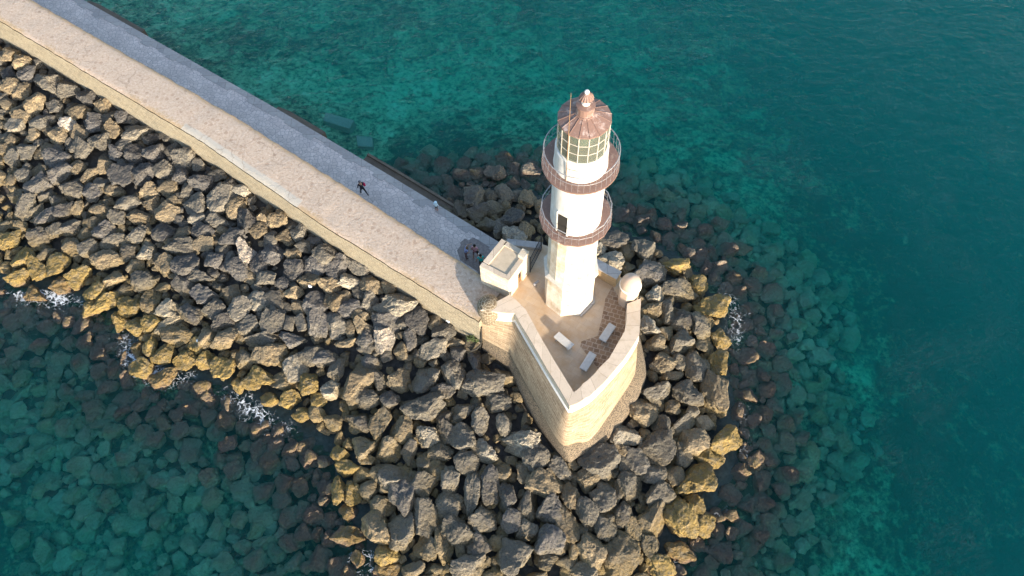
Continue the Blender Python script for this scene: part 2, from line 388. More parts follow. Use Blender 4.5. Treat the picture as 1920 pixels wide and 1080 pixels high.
(-36.12, 10.86, 1.44, 1.62, -0.0, 'g', 218, 407),
(-34.28, 10.77, 2.16, 1.4, -0.0, 't', 259, 406),
(-39.72, 12.06, 1.04, 1.64, -0.0, 't', 144, 390),
(-44.25, 10.63, 1.14, 1.09, -0.0, 't', 37, 425),
(-33.67, 13.14, 1.77, 1.42, -0.0, 't', 280, 357),
(-33.47, 12.11, 1.55, 1.52, -0.0, 't', 281, 377)]
NAMED = {(743, 568): 'biggest pale grey boulder lying below the sea wall near its bastion end', (720, 636): 'whitish pitted round boulder, the brightest one below the end of the sea wall', (809, 655): 'large pale two-lobed boulder by the weeds near the corner turret', (669, 711): 'big tan wedge-shaped boulder with a straight dark crack on its upper edge', (619, 730): 'small round pale boulder beside the big tan wedge-shaped boulder', (462, 473): 'whitish honeycombed upright boulder below the middle of the sea wall', (655, 525): 'whitish pitted boulder lying close below the middle of the sea wall', (125, 229): 'small whitish boulder, the brightest one near the far end of the breakwater', (255, 246): 'pale smooth oblong boulder near the far end of the sea wall', (1335, 574): 'big ochre boulder at the waterline beyond the sentry box', (1360, 820): 'ochre and green weed-covered boulder at the waterline beside the bastion tip', (1220, 979): 'long tan column-like boulder lying in front of the bastion tip', (1234, 735): 'grey boulder with two deep round holes beside the bastion foot', (1207, 768): 'tan boulder with dark winding stain beside the bastion foot'}
CAM_LENS = 27.9937
CAM_M = [[0.99922, 0.03949, -0.0, -3.981148], [-0.034704, 0.878132, -0.477159, -26.463523], [-0.018843, 0.476787, 0.878817, 55.104231], [0.0, 0.0, 0.0, 1.0]]


# ------------------------------------------------------------------ helpers
def link(o, parent=None):
    col.objects.link(o)
    if parent: o.parent = parent
    return o
def tag(o, label=None, cat=None, group=None, kind=None):
    if label: o['label'] = label
    if cat: o['category'] = cat
    if group: o['group'] = group
    if kind: o['kind'] = kind
    return o
def empty(name, loc, rz=0, **k):
    o = bpy.data.objects.new(name, None); o.empty_display_size = .3
    o.location = loc; o.rotation_euler = (0, 0, rz)
    return tag(link(o), **k)

class MB:
    """collects polygons with uv, builds one mesh object"""
    def __init__(s): s.v = []; s.f = []; s.uv = []; s.mi = []
    def face(s, pts, uv=None, mi=0):
        i = len(s.v); s.v += [tuple(p) for p in pts]; s.f.append(tuple(range(i, i + len(pts))))
        if uv is None:
            P = [Vector(p) for p in pts]
            n = Vector((0, 0, 0))
            for a in range(len(P)): n += (P[a] - P[0]).cross(P[(a + 1) % len(P)] - P[0])
            n = n.normalized() if n.length > 1e-9 else Vector((0, 0, 1))
            if abs(n.z) < .75:
                t = Vector((-n.y, n.x, 0)).normalized()
                uv = [(p.dot(t), p.z) for p in P]
            else: uv = [(p.x, p.y) for p in P]
        s.uv += list(uv); s.mi.append(mi)
    def box(s, c, d, rz=0, tilt=None):
        cx, cy, cz = c; dx, dy, dz = [x / 2 for x in d]
        ca, sa = math.cos(rz), math.sin(rz)
        def q(x, y, z): return (cx + x * ca - y * sa, cy + x * sa + y * ca, cz + z)
        p = [q(x, y, z) for z in (-dz, dz) for y in (-dy, dy) for x in (-dx, dx)]
        for f in ((0, 2, 3, 1), (4, 5, 7, 6), (0, 1, 5, 4), (1, 3, 7, 5), (3, 2, 6, 7), (2, 0, 4, 6)): s.face([p[i] for i in f])
    def lathe(s, prof, n, phase=0, c=(0, 0), cap=True, a0=0, a1=2 * math.pi, star=None):
        full = abs(a1 - a0 - 2 * math.pi) < 1e-6
        rings = []
        for (r, z) in prof:
            ring = []
            for k in range(n + 1):
                a = a0 + (a1 - a0) * k / n + phase
                rr = r * (star(a) if star else 1)
                ring.append((c[0] + rr * math.cos(a), c[1] + rr * math.sin(a), z))
            rings.append(ring)
        sl = 0
        for j in range(len(prof) - 1):
            r0 = max(prof[j][0], prof[j + 1][0]); L = math.hypot(prof[j][0] - prof[j + 1][0], prof[j][1] - prof[j + 1][1])
            for k in range(n):
                u0 = (a1 - a0) * k / n * r0; u1 = (a1 - a0) * (k + 1) / n * r0
                A, B, C, D = rings[j][k], rings[j][k + 1], rings[j + 1][k + 1], rings[j + 1][k]
                s.face([A, B, C, D], [(u0, sl), (u1, sl), (u1, sl + L), (u0, sl + L)])
            sl += L
        if cap and full:
            if prof[0][0] > 1e-4: s.face(rings[0][:-1][::-1])
            if prof[-1][0] > 1e-4: s.face(rings[-1][:-1])
    def tube(s, pts, r, n=6):
        pts = [Vector(p) for p in pts]
        rr = r if isinstance(r, (list, tuple)) else [r] * len(pts)
        rings = []
        for i, p in enumerate(pts):
            d = (pts[min(i + 1, len(pts) - 1)] - pts[max(i - 1, 0)]).normalized()
            a = d.orthogonal().normalized() if abs(d.z) > .9 or True else d
            ref = Vector((0, 0, 1)) if abs(d.z) < .95 else Vector((1, 0, 0))
            a = d.cross(ref).normalized(); b = d.cross(a)
            rings.append([p + (a * math.cos(2 * math.pi * k / n) + b * math.sin(2 * math.pi * k / n)) * rr[i] for k in range(n)])
        for i in range(len(rings) - 1):
            for k in range(n): s.face([rings[i][k], rings[i][(k + 1) % n], rings[i + 1][(k + 1) % n], rings[i + 1][k]])
        s.face(rings[0][::-1]); s.face(rings[-1])
    def prism(s, poly, z0, z1, top=True, bottom=True, mi=0):
        n = len(poly); L = 0
        for i in range(n):
            a, b = poly[i], poly[(i + 1) % n]; l = math.hypot(b[0] - a[0], b[1] - a[1])
            s.face([(*a, z0), (*b, z0), (*b, z1), (*a, z1)], [(L, z0), (L + l, z0), (L + l, z1), (L, z1)], mi); L += l
        if top: s.face([(*p, z1) for p in poly], None, mi)
        if bottom: s.face([(*p, z0) for p in poly[::-1]], None, mi)
    def build(s, name, mats, parent=None, smooth=None, weld=True, bevel=0):
        me = bpy.data.meshes.new(name); me.from_pydata(s.v, [], s.f)
        uvl = me.uv_layers.new(name='UVMap')
        uvl.data.foreach_set('uv', np.array(s.uv, dtype=np.float32).ravel())
        if not isinstance(mats, (list, tuple)): mats = [mats]
        for m in mats: me.materials.append(m)
        me.polygons.foreach_set('material_index', s.mi)
        if weld:
            bm = bmesh.new(); bm.from_mesh(me); bmesh.ops.remove_doubles(bm, verts=bm.verts, dist=5e-4)
            bmesh.ops.recalc_face_normals(bm, faces=bm.faces)
            if bevel:
                es = [e for e in bm.edges if len(e.link_faces) == 2 and e.calc_face_angle(0) > R(35)]
                bmesh.ops.bevel(bm, geom=es, offset=bevel, segments=1, affect='EDGES')
            bm.to_mesh(me); bm.free()
        if smooth:
            me.polygons.foreach_set('use_smooth', [True] * len(me.polygons))
            if smooth < 180: me.set_sharp_from_angle(angle=R(smooth))
        o = bpy.data.objects.new(name, me)
        return link(o, parent)

# ------------------------------------------------------------------ materials
class NT:
    def __init__(s, name, disp=False):
        s.m = bpy.data.materials.new(name); s.m.use_nodes = True; s.t = s.m.node_tree; s.t.nodes.clear()
        s.out = s.t.nodes.new('ShaderNodeOutputMaterial')
    def n(s, typ, ins={}, **props):
        nd = s.t.nodes.new('ShaderNode' + typ)
        for k, v in props.items(): setattr(nd, k, v)
        for k, v in ins.items():
            if hasattr(v, 'is_linked') or isinstance(v, bpy.types.NodeSocket): s.t.links.new(v, nd.inputs[k])
            else: nd.inputs[k].default_value = v
        return nd
    def link(s, a, b): s.t.links.new(a, b)
    def uv(s): return s.n('TexCoord').outputs['UV']
    def obj(s): return s.n('TexCoord').outputs['Object']
    def pos(s): return s.n('NewGeometry').outputs['Position']
    def noise(s, vec, scale, detail=4, rough=.6, out='Fac', dist=0):
        return s.n('TexNoise', {'Vector': vec, 'Scale': scale, 'Detail': detail, 'Roughness': rough, 'Distortion': dist}).outputs[out]
    def ramp(s, fac, stops, interp='LINEAR'):
        r = s.n('ValToRGB', {'Fac': fac}); e = r.color_ramp.elements; r.color_ramp.interpolation = interp
        while len(e) < len(stops): e.new(.5)
        for i, (p, c) in enumerate(stops):
            e[i].position = p; c = (c, c, c) if isinstance(c, (int, float)) else c; e[i].color = (*c[:3], 1)
        return r.outputs['Color']
    def mix(s, fac, a, b, mode='MIX'):
        m = s.n('Mix', data_type='RGBA', blend_type=mode)
        for i, v in ((0, fac), (6, a), (7, b)):
            if isinstance(v, bpy.types.NodeSocket): s.t.links.new(v, m.inputs[i])
            else: m.inputs[i].default_value = (*v[:3], 1) if isinstance(v, tuple) else v
        return m.outputs[2]
    def math(s, op, a, b=0, c=0, clamp=False):
        m = s.n('Math', {0: a, 1: b, 2: c}, operation=op, use_clamp=clamp); return m.outputs[0]
    def maprange(s, v, a, b, c=0, d=1):
        return s.n('MapRange', {'Value': v, 'From Min': a, 'From Max': b, 'To Min': c, 'To Max': d}).outputs[0]
    def bump(s, h, strength=.5, dist=.05):
        return s.n('Bump', {'Height': h, 'Strength': strength, 'Distance': dist}).outputs[0]
    def scale(s, vec, sc3): return s.n('Mapping', {'Vector': vec, 'Scale': sc3}).outputs[0]
    def done(s, color, rough=.9, normal=None, metal=0, spec=.3):
        b = s.n('BsdfPrincipled', {'Base Color': color if isinstance(color, bpy.types.NodeSocket) else (*color[:3], 1), 'Roughness': rough, 'Metallic': metal, 'Specular IOR Level': spec})
        if normal is not None: s.link(normal, b.inputs['Normal'])
        s.link(b.outputs[0], s.out.inputs['Surface']); return s.m

def simple(name, c, rough=.8, metal=0, var=.15, scale=6, bumpd=.01):
    t = NT(name); p = t.pos(); n1 = t.noise(p, scale, 5)
    f = t.maprange(n1, .3, .7, 1 - var, 1 + var)
    cc = t.mix(1.0, (*c, 1), t.n('CombineColor', {0: f, 1: f, 2: f}).outputs[0], 'MULTIPLY')
    return t.done(cc, rough, t.bump(n1, .4, bumpd), metal)

def rock_material(name, from_attr):
    t = NT(name); p = t.pos()
    base = t.n('Attribute', attribute_name='tone').outputs['Color'] if from_attr else t.n('ObjectInfo').outputs['Color']
    big = t.noise(p, .9, 3, .55); mid = t.noise(p, 3.2, 6, .65, dist=.4); fine = t.noise(p, 11, 5, .7)
    # weathered dark patina in patches over paler stone
    pat = t.ramp(t.math('ADD', t.math('MULTIPLY', mid, .75), t.math('MULTIPLY', big, .35)), [(.42, 1), (.60, 0)])
    nz = t.n('SeparateXYZ', {0: t.n('NewGeometry').outputs['Normal']}).outputs['Z']
    top = t.ramp(t.math('ADD', t.maprange(nz, .3, .95, 0, .62), t.math('MULTIPLY', t.math('ADD', mid, t.math('MULTIPLY', t.math('SUBTRACT', fine, .5), .8)), .7)), [(.44, 0), (.74, 1)])   # darker tone on the upward faces, broken up by noise
    pat = t.math('MAXIMUM', t.math('MULTIPLY', pat, .7), top)
    c = t.mix(t.math('MULTIPLY', pat, .80), base, t.mix(1.0, base, (.44, .45, .49), 'MULTIPLY'))
    c = t.mix(t.maprange(fine, .53, .68, 0, .7), c, t.mix(1.0, c, (1.8, 1.7, 1.5), 'MULTIPLY'))
    c = t.mix(t.maprange(fine, .33, .45, .7, 0), c, (.05, .045, .042))
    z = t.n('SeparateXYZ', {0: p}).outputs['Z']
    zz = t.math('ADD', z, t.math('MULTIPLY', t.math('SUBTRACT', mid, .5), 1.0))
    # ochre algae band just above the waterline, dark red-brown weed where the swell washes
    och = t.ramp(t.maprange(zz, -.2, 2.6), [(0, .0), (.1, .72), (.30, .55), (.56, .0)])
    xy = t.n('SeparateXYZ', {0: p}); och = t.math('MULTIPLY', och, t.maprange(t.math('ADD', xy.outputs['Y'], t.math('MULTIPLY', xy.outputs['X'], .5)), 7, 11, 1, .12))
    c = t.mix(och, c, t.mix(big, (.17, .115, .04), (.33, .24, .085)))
    crust = t.math('MULTIPLY', t.ramp(t.noise(p, 2.1, 5, .7), [(.48, 0), (.6, .55)]), t.maprange(z, 2.4, 1.4, 0, 1)); crust = t.math('MAXIMUM', crust, 0)
    c = t.mix(crust, c, t.mix(fine, (.10, .085, .06), (.26, .235, .18)))
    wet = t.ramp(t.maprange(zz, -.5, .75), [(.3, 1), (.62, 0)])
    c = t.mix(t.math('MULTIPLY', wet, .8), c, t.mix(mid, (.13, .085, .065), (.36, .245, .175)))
    sub = t.ramp(t.maprange(zz, -1.7, -.35), [(.15, 1), (1, 0)])
    weed = t.ramp(t.math('ADD', t.math('MULTIPLY', t.noise(p, .33, 4, .65), .75), t.math('MULTIPLY', mid, .3)), [(.42, 0), (.64, 1)])
    c = t.mix(t.math('MULTIPLY', sub, .85), c, t.mix(1.0, t.mix(weed, (.5, .53, .32), (1.0, .98, .70)), t.mix(.5, base, t.mix(mid, (.55, .55, .55), (1.0, 1.0, 1.0)), 'SCREEN'), 'MULTIPLY'))
    vor = t.n('TexVoronoi', {'Vector': p, 'Scale': 4.5, 'Randomness': 1}).outputs['Distance']
    h = t.math('ADD', t.math('ADD', t.math('MULTIPLY', mid, 1.1), t.math('MULTIPLY', fine, .5)), t.math('MULTIPLY', vor, .35))
    return t.done(c, t.maprange(wet, 0, 1, .92, .45), t.bump(h, 1.0, .32))

M = {}
def make_materials():
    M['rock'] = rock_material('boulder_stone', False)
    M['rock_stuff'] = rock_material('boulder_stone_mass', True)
    M['white'] = None
    # whitewashed tower plaster
    t = NT('whitewash'); p = t.pos(); n1 = t.noise(t.scale(p, (1.2, 1.2, .35)), 1.6, 6, .65); n2 = t.noise(p, 9, 4)
    c = t.mix(t.ramp(n1, [(.42, 0), (.68, .7)]), (.64, .64, .63), (.42, .385, .34))
    M['white'] = t.done(c, .85, t.bump(n2, .3, .01))
    t = NT('stained_plaster'); p = t.pos(); u = t.uv(); n1 = t.noise(t.scale(p, (1.2, 1.2, .6)), 1.1, 6, .7); n2 = t.noise(p, 7, 5)
    br = t.n('TexBrick', {'Vector': u, 'Scale': 1.0, 'Mortar Size': .012, 'Brick Width': .8, 'Row Height': .4, 'Color1': (1, 1, 1, 1), 'Color2': (.86, .84, .8, 1), 'Mortar': (.70, .66, .6, 1)}).outputs['Color']
    c = t.mix(t.ramp(n1, [(.42, 0), (.66, 1)]), (.64, .60, .53), (.44, .34, .23))
    c = t.mix(.8, c, br, 'MULTIPLY')
    M['stain'] = t.done(c, .9, t.bump(n2, .5, .02))
    # ashlar of the bastion: thin warm courses, streaked
    def ashlar(name, c1, c2, mortar, w, h, ms, stain, sfac, vari=.5, bd=.03):
        t = NT(name); u = t.uv(); p = t.pos()
        wob = t.n('VectorMath', {0: u, 1: t.n('VectorMath', {0: t.noise(p, 1.6, 3, .6, 'Color'), 1: (.08, .08, 0)}, operation='MULTIPLY').outputs[0]}, operation='ADD').outputs[0]
        b = t.n('TexBrick', {'Vector': wob, 'Scale': 1.0, 'Mortar Size': ms, 'Mortar Smooth': .3, 'Brick Width': w, 'Row Height': h, 'Color1': (*c1, 1), 'Color2': (*c2, 1), 'Mortar': (*mortar, 1), 'Bias': 0.0}, offset=.5, squash=1.0)
        n1 = t.noise(t.scale(u, (.35, 1.2, 1)), 1.5, 6, .7); n2 = t.noise(p, 8, 5, .7)
        c = t.mix(t.math('MULTIPLY', t.ramp(n1, [(.4, 0), (.7, 1)]), sfac), b.outputs['Color'], (*stain, 1))
        f = t.maprange(n2, .25, .75, 1 - vari * .5, 1 + vari * .5)
        c = t.mix(1.0, c, t.n('CombineColor', {0: f, 1: f, 2: f}).outputs[0], 'MULTIPLY')
        hgt = t.math('ADD', t.math('MULTIPLY', b.outputs['Fac'], -.6), t.math('MULTIPLY', n2, .8))
        return t.done(c, .93, t.bump(hgt, .7, bd))
    M['bastion'] = ashlar('bastion_ashlar', (.40, .31, .21), (.27, .20, .13), (.49, .40, .29), .66, .25, .022, (.20, .135, .085), .75)
    M['bastion_light'] = M['bastion']
    M['rubble'] = ashlar('sea_wall_rubble', (.34, .295, .215), (.23, .20, .15), (.42, .37, .285), .55, .3, .026, (.31, .265, .19), .75, .9, .06)
    M['turret'] = ashlar('turret_rubble', (.19, .15, .10), (.12, .09, .06), (.36, .31, .23), .36, .22, .026, (.3, .24, .16), .25, .6, .04)
    M['pale_wall'] = ashlar('pale_limewashed_stone', (.66, .6, .5), (.56, .47, .36), (.66, .62, .55), .6, .3, .014, (.5, .36, .22), .35)
    M['inner_wall'] = ashlar('honey_ashlar', (.42, .30, .17), (.36, .25, .14), (.30, .21, .12), .6, .24, .014, (.4, .3, .2), .3)
    # rubble concrete plinth, dark and speckled
    t = NT('weathered_plinth'); p = t.pos(); n1 = t.noise(p, 1.4, 5, .7); n2 = t.noise(p, 14, 5, .75)
    c = t.mix(n1, (.14, .11, .075), (.36, .28, .19)); c = t.mix(t.ramp(n2, [(.44, 1), (.56, 0)]), c, (.06, .05, .04))
    M['plinth'] = t.done(c, .95, t.bump(n2, .8, .05))
    # coping slabs
    t = NT('coping_slabs'); u = t.uv(); p = t.pos(); n1 = t.noise(p, 2.2, 5, .65); n2 = t.noise(p, 12, 5, .7)
    b = t.n('TexBrick', {'Vector': u, 'Scale': 1.0, 'Mortar Size': .012, 'Brick Width': 1.15, 'Row Height': 40, 'Color1': (.60, .50, .40, 1), 'Color2': (.50, .41, .32, 1), 'Mortar': (.25, .19, .14, 1)})
    c = t.mix(t.ramp(n1, [(.5, 0), (.75, .7)]), b.outputs['Color'], (.42, .33, .23)); c = t.mix(t.ramp(n2, [(.3, .6), (.42, 0)]), c, (.3, .24, .18))
    M['coping'] = t.done(c, .9, t.bump(t.math('ADD', n2, t.math('MULTIPLY', b.outputs['Fac'], -.7)), .5, .02))
    # top of the sea wall: worn pinkish lime mortar with embedded stones and pits
    t = NT('worn_lime_top'); u = t.uv(); p = t.pos()
    n1 = t.noise(p, .7, 5, .65); n2 = t.noise(p, 5, 6, .75, dist=.6); n3 = t.noise(p, 16, 4, .7)
    vd = t.n('TexVoronoi', {'Vector': p, 'Scale': 2.2, 'Randomness': 1}); vr = t.n('TexVoronoi', {'Vector': p, 'Scale': 2.2, 'Randomness': 1})
    c = t.mix(n1, (.46, .37, .30), (.55, .445, .36))
    c = t.mix(t.ramp(n2, [(.36, .9), (.5, 0)]), c, (.38, .28, .21))
    c = t.mix(t.ramp(n2, [(.55, 0), (.68, .8)]), c, (.66, .57, .49))
    stones = t.math('MULTIPLY', t.math('LESS_THAN', vd.outputs['Distance'], .33), t.math('GREATER_THAN', t.n('SeparateColor', {0: vd.outputs['Color']}).outputs[0], .76))
    c = t.mix(t.math('MULTIPLY', stones, .6), c, t.mix(n3, (.26, .18, .13), (.40, .29, .22)))
    v = t.n('SeparateXYZ', {0: u}).outputs['Y']
    ev = t.math('ADD', v, t.math('MULTIPLY', t.math('SUBTRACT', n2, .5), .5))
    c = t.mix(t.math('MULTIPLY', t.ramp(t.maprange(ev, .84, 1.0), [(.35, 0), (.8, 1)]), .65), c, t.mix(n1, (.42, .25, .10), (.5, .34, .17)))
    c = t.mix(t.math('MULTIPLY', t.ramp(t.maprange(ev, 0.0, .2), [(.2, 1), (.75, 0)]), t.ramp(t.noise(p, .25, 2), [(.42, 0), (.55, .75)])), c, (.38, .28, .16))
    c = t.mix(t.ramp(t.math('SUBTRACT', .5, t.math('ABSOLUTE', t.math('SUBTRACT', n3, .5))), [(.25, 0), (.5, .12)]), c, (.3, .22, .16))
    us = t.n('SeparateXYZ', {0: u}).outputs['X']
    pband = t.math('MULTIPLY', t.math('MULTIPLY', t.math('GREATER_THAN', us, -15.5), t.math('LESS_THAN', us, -2.5)), t.ramp(t.maprange(t.math('ADD', v, t.math('MULTIPLY', t.math('SUBTRACT', n2, .5), .12)), .0, .4), [(.42, 1), (.5, 0)]))
    c = t.mix(t.math('MULTIPLY', pband, .8), c, t.mix(n3, (.42, .40, .36), (.52, .5, .45)))
    crack = t.n('TexVoronoi', {'Vector': t.n('VectorMath', {0: p, 1: t.n('VectorMath', {0: t.noise(p, 1.3, 4, .7, 'Color'), 1: (1.1, 1.1, 0)}, operation='MULTIPLY').outputs[0]}, operation='ADD').outputs[0], 'Scale': .55}, feature='DISTANCE_TO_EDGE').outputs['Distance']
    c = t.mix(t.math('MULTIPLY', t.maprange(crack, .0, .03, .5, 0), t.ramp(t.noise(p, .3, 2), [(.45, 0), (.6, 1)])), c, (.2, .14, .1))
    M['walltop'] = t.done(c, .95, t.bump(t.math('ADD', n2, t.math('MULTIPLY', n3, .5)), .9, .09))
    # crazy paving of the mole
    t = NT('crazy_paving'); p = t.pos()
    wp = t.n('VectorMath', {0: p, 1: t.n('VectorMath', {0: t.noise(p, 2.0, 2, .5, 'Color'), 1: (.35, .35, 0)}, operation='MULTIPLY').outputs[0]}, operation='ADD').outputs[0]
    va = t.n('TexVoronoi', {'Vector': wp, 'Scale': 2.9, 'Randomness': .9}, voronoi_dimensions='2D')
    ve = t.n('TexVoronoi', {'Vector': wp, 'Scale': 2.9, 'Randomness': .9}, voronoi_dimensions='2D', feature='DISTANCE_TO_EDGE')
    g = t.n('SeparateColor', {0: va.outputs['Color']}).outputs[0]
    c = t.ramp(g, [(0, (.62, .525, .485)), (.5, (.70, .595, .55)), (1, (.80, .685, .635))])
    n1 = t.noise(p, 9, 5, .7); big = t.noise(p, .35, 3)
    c = t.mix(t.maprange(n1, .3, .7, .3, 0), c, (.26, .25, .26))
    c = t.mix(t.maprange(ve.outputs['Distance'], .025, .055, .9, 0), c, (.27, .25, .255))
    c = t.mix(t.maprange(big, .4, .65, 0, .25), c, (.3, .29, .3))
    M['paving'] = t.done(c, .9, t.bump(t.maprange(ve.outputs['Distance'], 0, .1), .6, .02))
    t = NT('quay_slabs'); u = t.uv(); p = t.pos()
    b = t.n('TexBrick', {'Vector': u, 'Scale': 1.0, 'Mortar Size': .012, 'Brick Width': 1.4, 'Row Height': .9, 'Color1': (.46, .43, .41, 1), 'Color2': (.36, .335, .33, 1), 'Mortar': (.16, .15, .15, 1)})
    n1 = t.noise(p, 4, 5, .7)
    M['slabs'] = t.done(t.mix(t.maprange(n1, .35, .75, .0, .5), b.outputs['Color'], (.24, .22, .2)), .9, t.bump(n1, .5, .02))
    t = NT('stained_concrete'); p = t.pos(); n1 = t.noise(p, 1.3, 6, .7); n2 = t.noise(p, 10, 5, .7)
    c = t.mix(n1, (.06, .045, .035), (.21, .17, .13)); z = t.n('SeparateXYZ', {0: p}).outputs['Z']
    c = t.mix(t.ramp(t.maprange(z, -.3, .6), [(.2, .8), (.8, 0)]), c, (.10, .075, .03))
    M['ledge'] = t.done(c, .85, t.bump(n2, .7, .04))
    # platform
    t = NT('platform_flags'); p = t.pos(); n1 = t.noise(p, .8, 5, .65); n2 = t.noise(p, 10, 5, .7)
    b = t.n('TexBrick', {'Vector': t.n('Mapping', {'Vector': p, 'Rotation': (0, 0, .6)}).outputs[0], 'Scale': 1.0, 'Mortar Size': .008, 'Brick Width': .7, 'Row Height': .5, 'Color1': (.52, .41, .30, 1), 'Color2': (.46, .36, .27, 1), 'Mortar': (.40, .31, .23, 1)})
    c = t.mix(t.ramp(n1, [(.42, 0), (.68, .8)]), b.outputs['Color'], (.44, .29, .16)); c = t.mix(t.maprange(n2, .55, .8, 0, .4), c, (.62, .52, .42))
    M['platform'] = t.done(c, .88, t.bump(n2, .3, .01))
    t = NT('old_cobbles'); p = t.pos()
    mp = t.n('Mapping', {'Vector': p, 'Rotation': (0, 0, .35)}).outputs[0]
    wp = t.n('VectorMath', {0: mp, 1: t.n('VectorMath', {0: t.noise(p, 2.5, 2, .5, 'Color'), 1: (.2, .2, 0)}, operation='MULTIPLY').outputs[0]}, operation='ADD').outputs[0]
    b = t.n('TexBrick', {'Vector': wp, 'Scale': 1.0, 'Mortar Size': .04, 'Mortar Smooth': .4, 'Brick Width': .42, 'Row Height': .33, 'Color1': (.19, .115, .07, 1), 'Color2': (.33, .22, .14, 1), 'Mortar': (.42, .33, .25, 1)})
    M['cobble'] = t.done(t.mix(t.maprange(t.noise(p, 12, 4), .3, .7, .0, .5), b.outputs['Color'], (.24, .16, .11)), .85, t.bump(b.outputs['Fac'], -.5, .03))
    # oxide red gallery floors and dome, worn to pale undercoat
    def rust(name, worn, wear, k=.6):
        t = NT(name); p = t.pos(); n1 = t.noise(p, 2.2, 6, .75); n2 = t.noise(p, 9, 5, .75)
        c = t.mix(n2, (.145, .09, .076), (.235, .15, .125))
        c = t.mix(t.math('MULTIPLY', t.ramp(n1, [(wear, 0), (wear + .13, 1)]), k), c, (*worn, 1))
        c = t.mix(t.ramp(n2, [(.62, 0), (.72, .4)]), c, (.42, .27, .16))
        return t.done(c, .7, t.bump(n2, .4, .01))
    M['rust'] = rust('oxide_red_deck', (.40, .32, .27), .54)
    M['roofmetal'] = rust('oxide_red_roof', (.52, .44, .42), .52, .6)
    M['iron'] = simple('painted_iron', (.30, .30, .32), .5, .3)
    M['darkiron'] = simple('dark_iron', (.045, .045, .05), .5, .5)
    M['copper'] = simple('rusty_rod', (.30, .19, .11), .6, .4)
    M['trim'] = simple('cream_trim', (.48, .44, .39), .8)
    M['dome'] = simple('pink_limewash', (.46, .36, .29), .85, 0, .08, 3)
    M['whitestone'] = simple('white_limewash', (.76, .72, .66), .85, 0, .08, 3)
    M['bench'] = simple('pale_bench_stone', (.47, .455, .43), .8, 0, .1, 5)
    M['dark'] = simple('dark_opening', (.03, .028, .026), .7)
    M['wood'] = simple('brown_door_wood', (.20, .11, .05), .7)
    M['rooftile'] = simple('beige_roof_screed', (.50, .41, .30), .9, 0, .15, 2)
    M['path_patch'] = simple('dark_patch', (.235, .20, .19), .9, 0, .3, 5)
    M['paleslab'] = simple('pale_concrete_underwater', (.26, .29, .24), .9)
    M['litter'] = simple('white_plastic', (.75, .77, .8), .4)
    M['pipe'] = simple('black_drain_pipe', (.03, .028, .024), .8)
    M['skin'] = simple('skin', (.42, .25, .17), .6, 0, .05)
    M['leaf'] = simple('weed_leaf', (.06, .085, .03), .8, 0, .4, 20)
    def cloth(k, c): M[k] = simple('cloth_' + k, c, .85, 0, .12, 25)
    for k, c in dict(navy=(.015, .017, .03), black=(.012, .012, .014), red=(.45, .02, .08), pink=(.62, .30, .36), teal=(.02, .50, .50), white=(.7, .72, .75), denim=(.30, .36, .62), grey=(.12, .12, .14), mauve=(.2, .12, .13), hat=(.60, .78, .86), brown=(.10, .055, .03), darkhair=(.015, .012, .01), khaki=(.2, .13, .08)).items(): cloth('c_' + k, c)
    M['eye'] = simple('eye', (.02, .02, .02), .3)
    # lantern glazing: green-tinted panes one can see through
    t = NT('lantern_glass')
    fr = t.math('MULTIPLY', t.n('LayerWeight', {'Blend': .25}).outputs['Fresnel'], .5)
    tr = t.n('BsdfTransparent', {'Color': (.80, .86, .78, 1)}); gl = t.n('BsdfGlossy', {'Color': (1, 1, 1, 1), 'Roughness': .03})
    df = t.n('BsdfDiffuse', {'Color': (.20, .225, .19, 1)})
    m1 = t.n('MixShader', {0: .42, 1: tr.outputs[0], 2: df.outputs[0]}); m2 = t.n('MixShader', {0: fr, 1: m1.outputs[0], 2: gl.outputs[0]})
    t.link(m2.outputs[0], t.out.inputs['Surface']); M['glass'] = t.m
    t = NT('fresnel_lens'); gl = t.n('BsdfPrincipled', {'Base Color': (.10, .12, .09, 1), 'Roughness': .12, 'Specular IOR Level': .9}); t.link(gl.outputs[0], t.out.inputs['Surface']); M['lens'] = t.m
    # sea bed
    t = NT('sea_bed_ground'); p = t.pos(); n0 = t.noise(p, .13, 4, .6, dist=.5); n1 = t.noise(p, .55, 6, .7, dist=.8); n2 = t.noise(p, 2.2, 5, .7)
    k = t.math('ADD', t.math('ADD', t.math('MULTIPLY', n0, .42), t.math('MULTIPLY', n1, .95)), -.14); k = t.math('ADD', k, t.math('MULTIPLY', t.math('SUBTRACT', n2, .5), .75))
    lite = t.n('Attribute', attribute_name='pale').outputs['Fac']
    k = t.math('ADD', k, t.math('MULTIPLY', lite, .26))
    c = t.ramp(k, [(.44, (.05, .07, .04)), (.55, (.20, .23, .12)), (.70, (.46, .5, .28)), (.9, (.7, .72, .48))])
    c = t.mix(t.ramp(n2, [(.36, .7), (.5, 0)]), c, (.03, .045, .03))
    M['seabed'] = t.done(c, .95, t.bump(n2, .8, .3))
    M['core'] = simple('dark_rubble_fill', (.09, .08, .07), .95, 0, .4, 4, .1)
    # sea water: clear surface with fresnel sky reflection, teal body, white foam where it breaks
    t = NT('sea_water'); p = t.pos()
    w1 = t.noise(t.scale(p, (1.0, 1.9, 1)), .55, 4, .6, dist=.6); w2 = t.noise(t.scale(p, (.8, 1.5, 1)), 2.6, 5, .65, dist=.8)
    w3 = t.noise(t.scale(p, (1, 1.4, 1)), 9, 3, .6)
    h = t.math('ADD', t.math('ADD', t.math('MULTIPLY', w1, 1.0), t.math('MULTIPLY', w2, .42)), t.math('MULTIPLY', w3, .06))
    nb = t.bump(h, .5, .3)
    fr = t.n('Fresnel', {'IOR': 1.19, 'Normal': nb}).outputs[0]
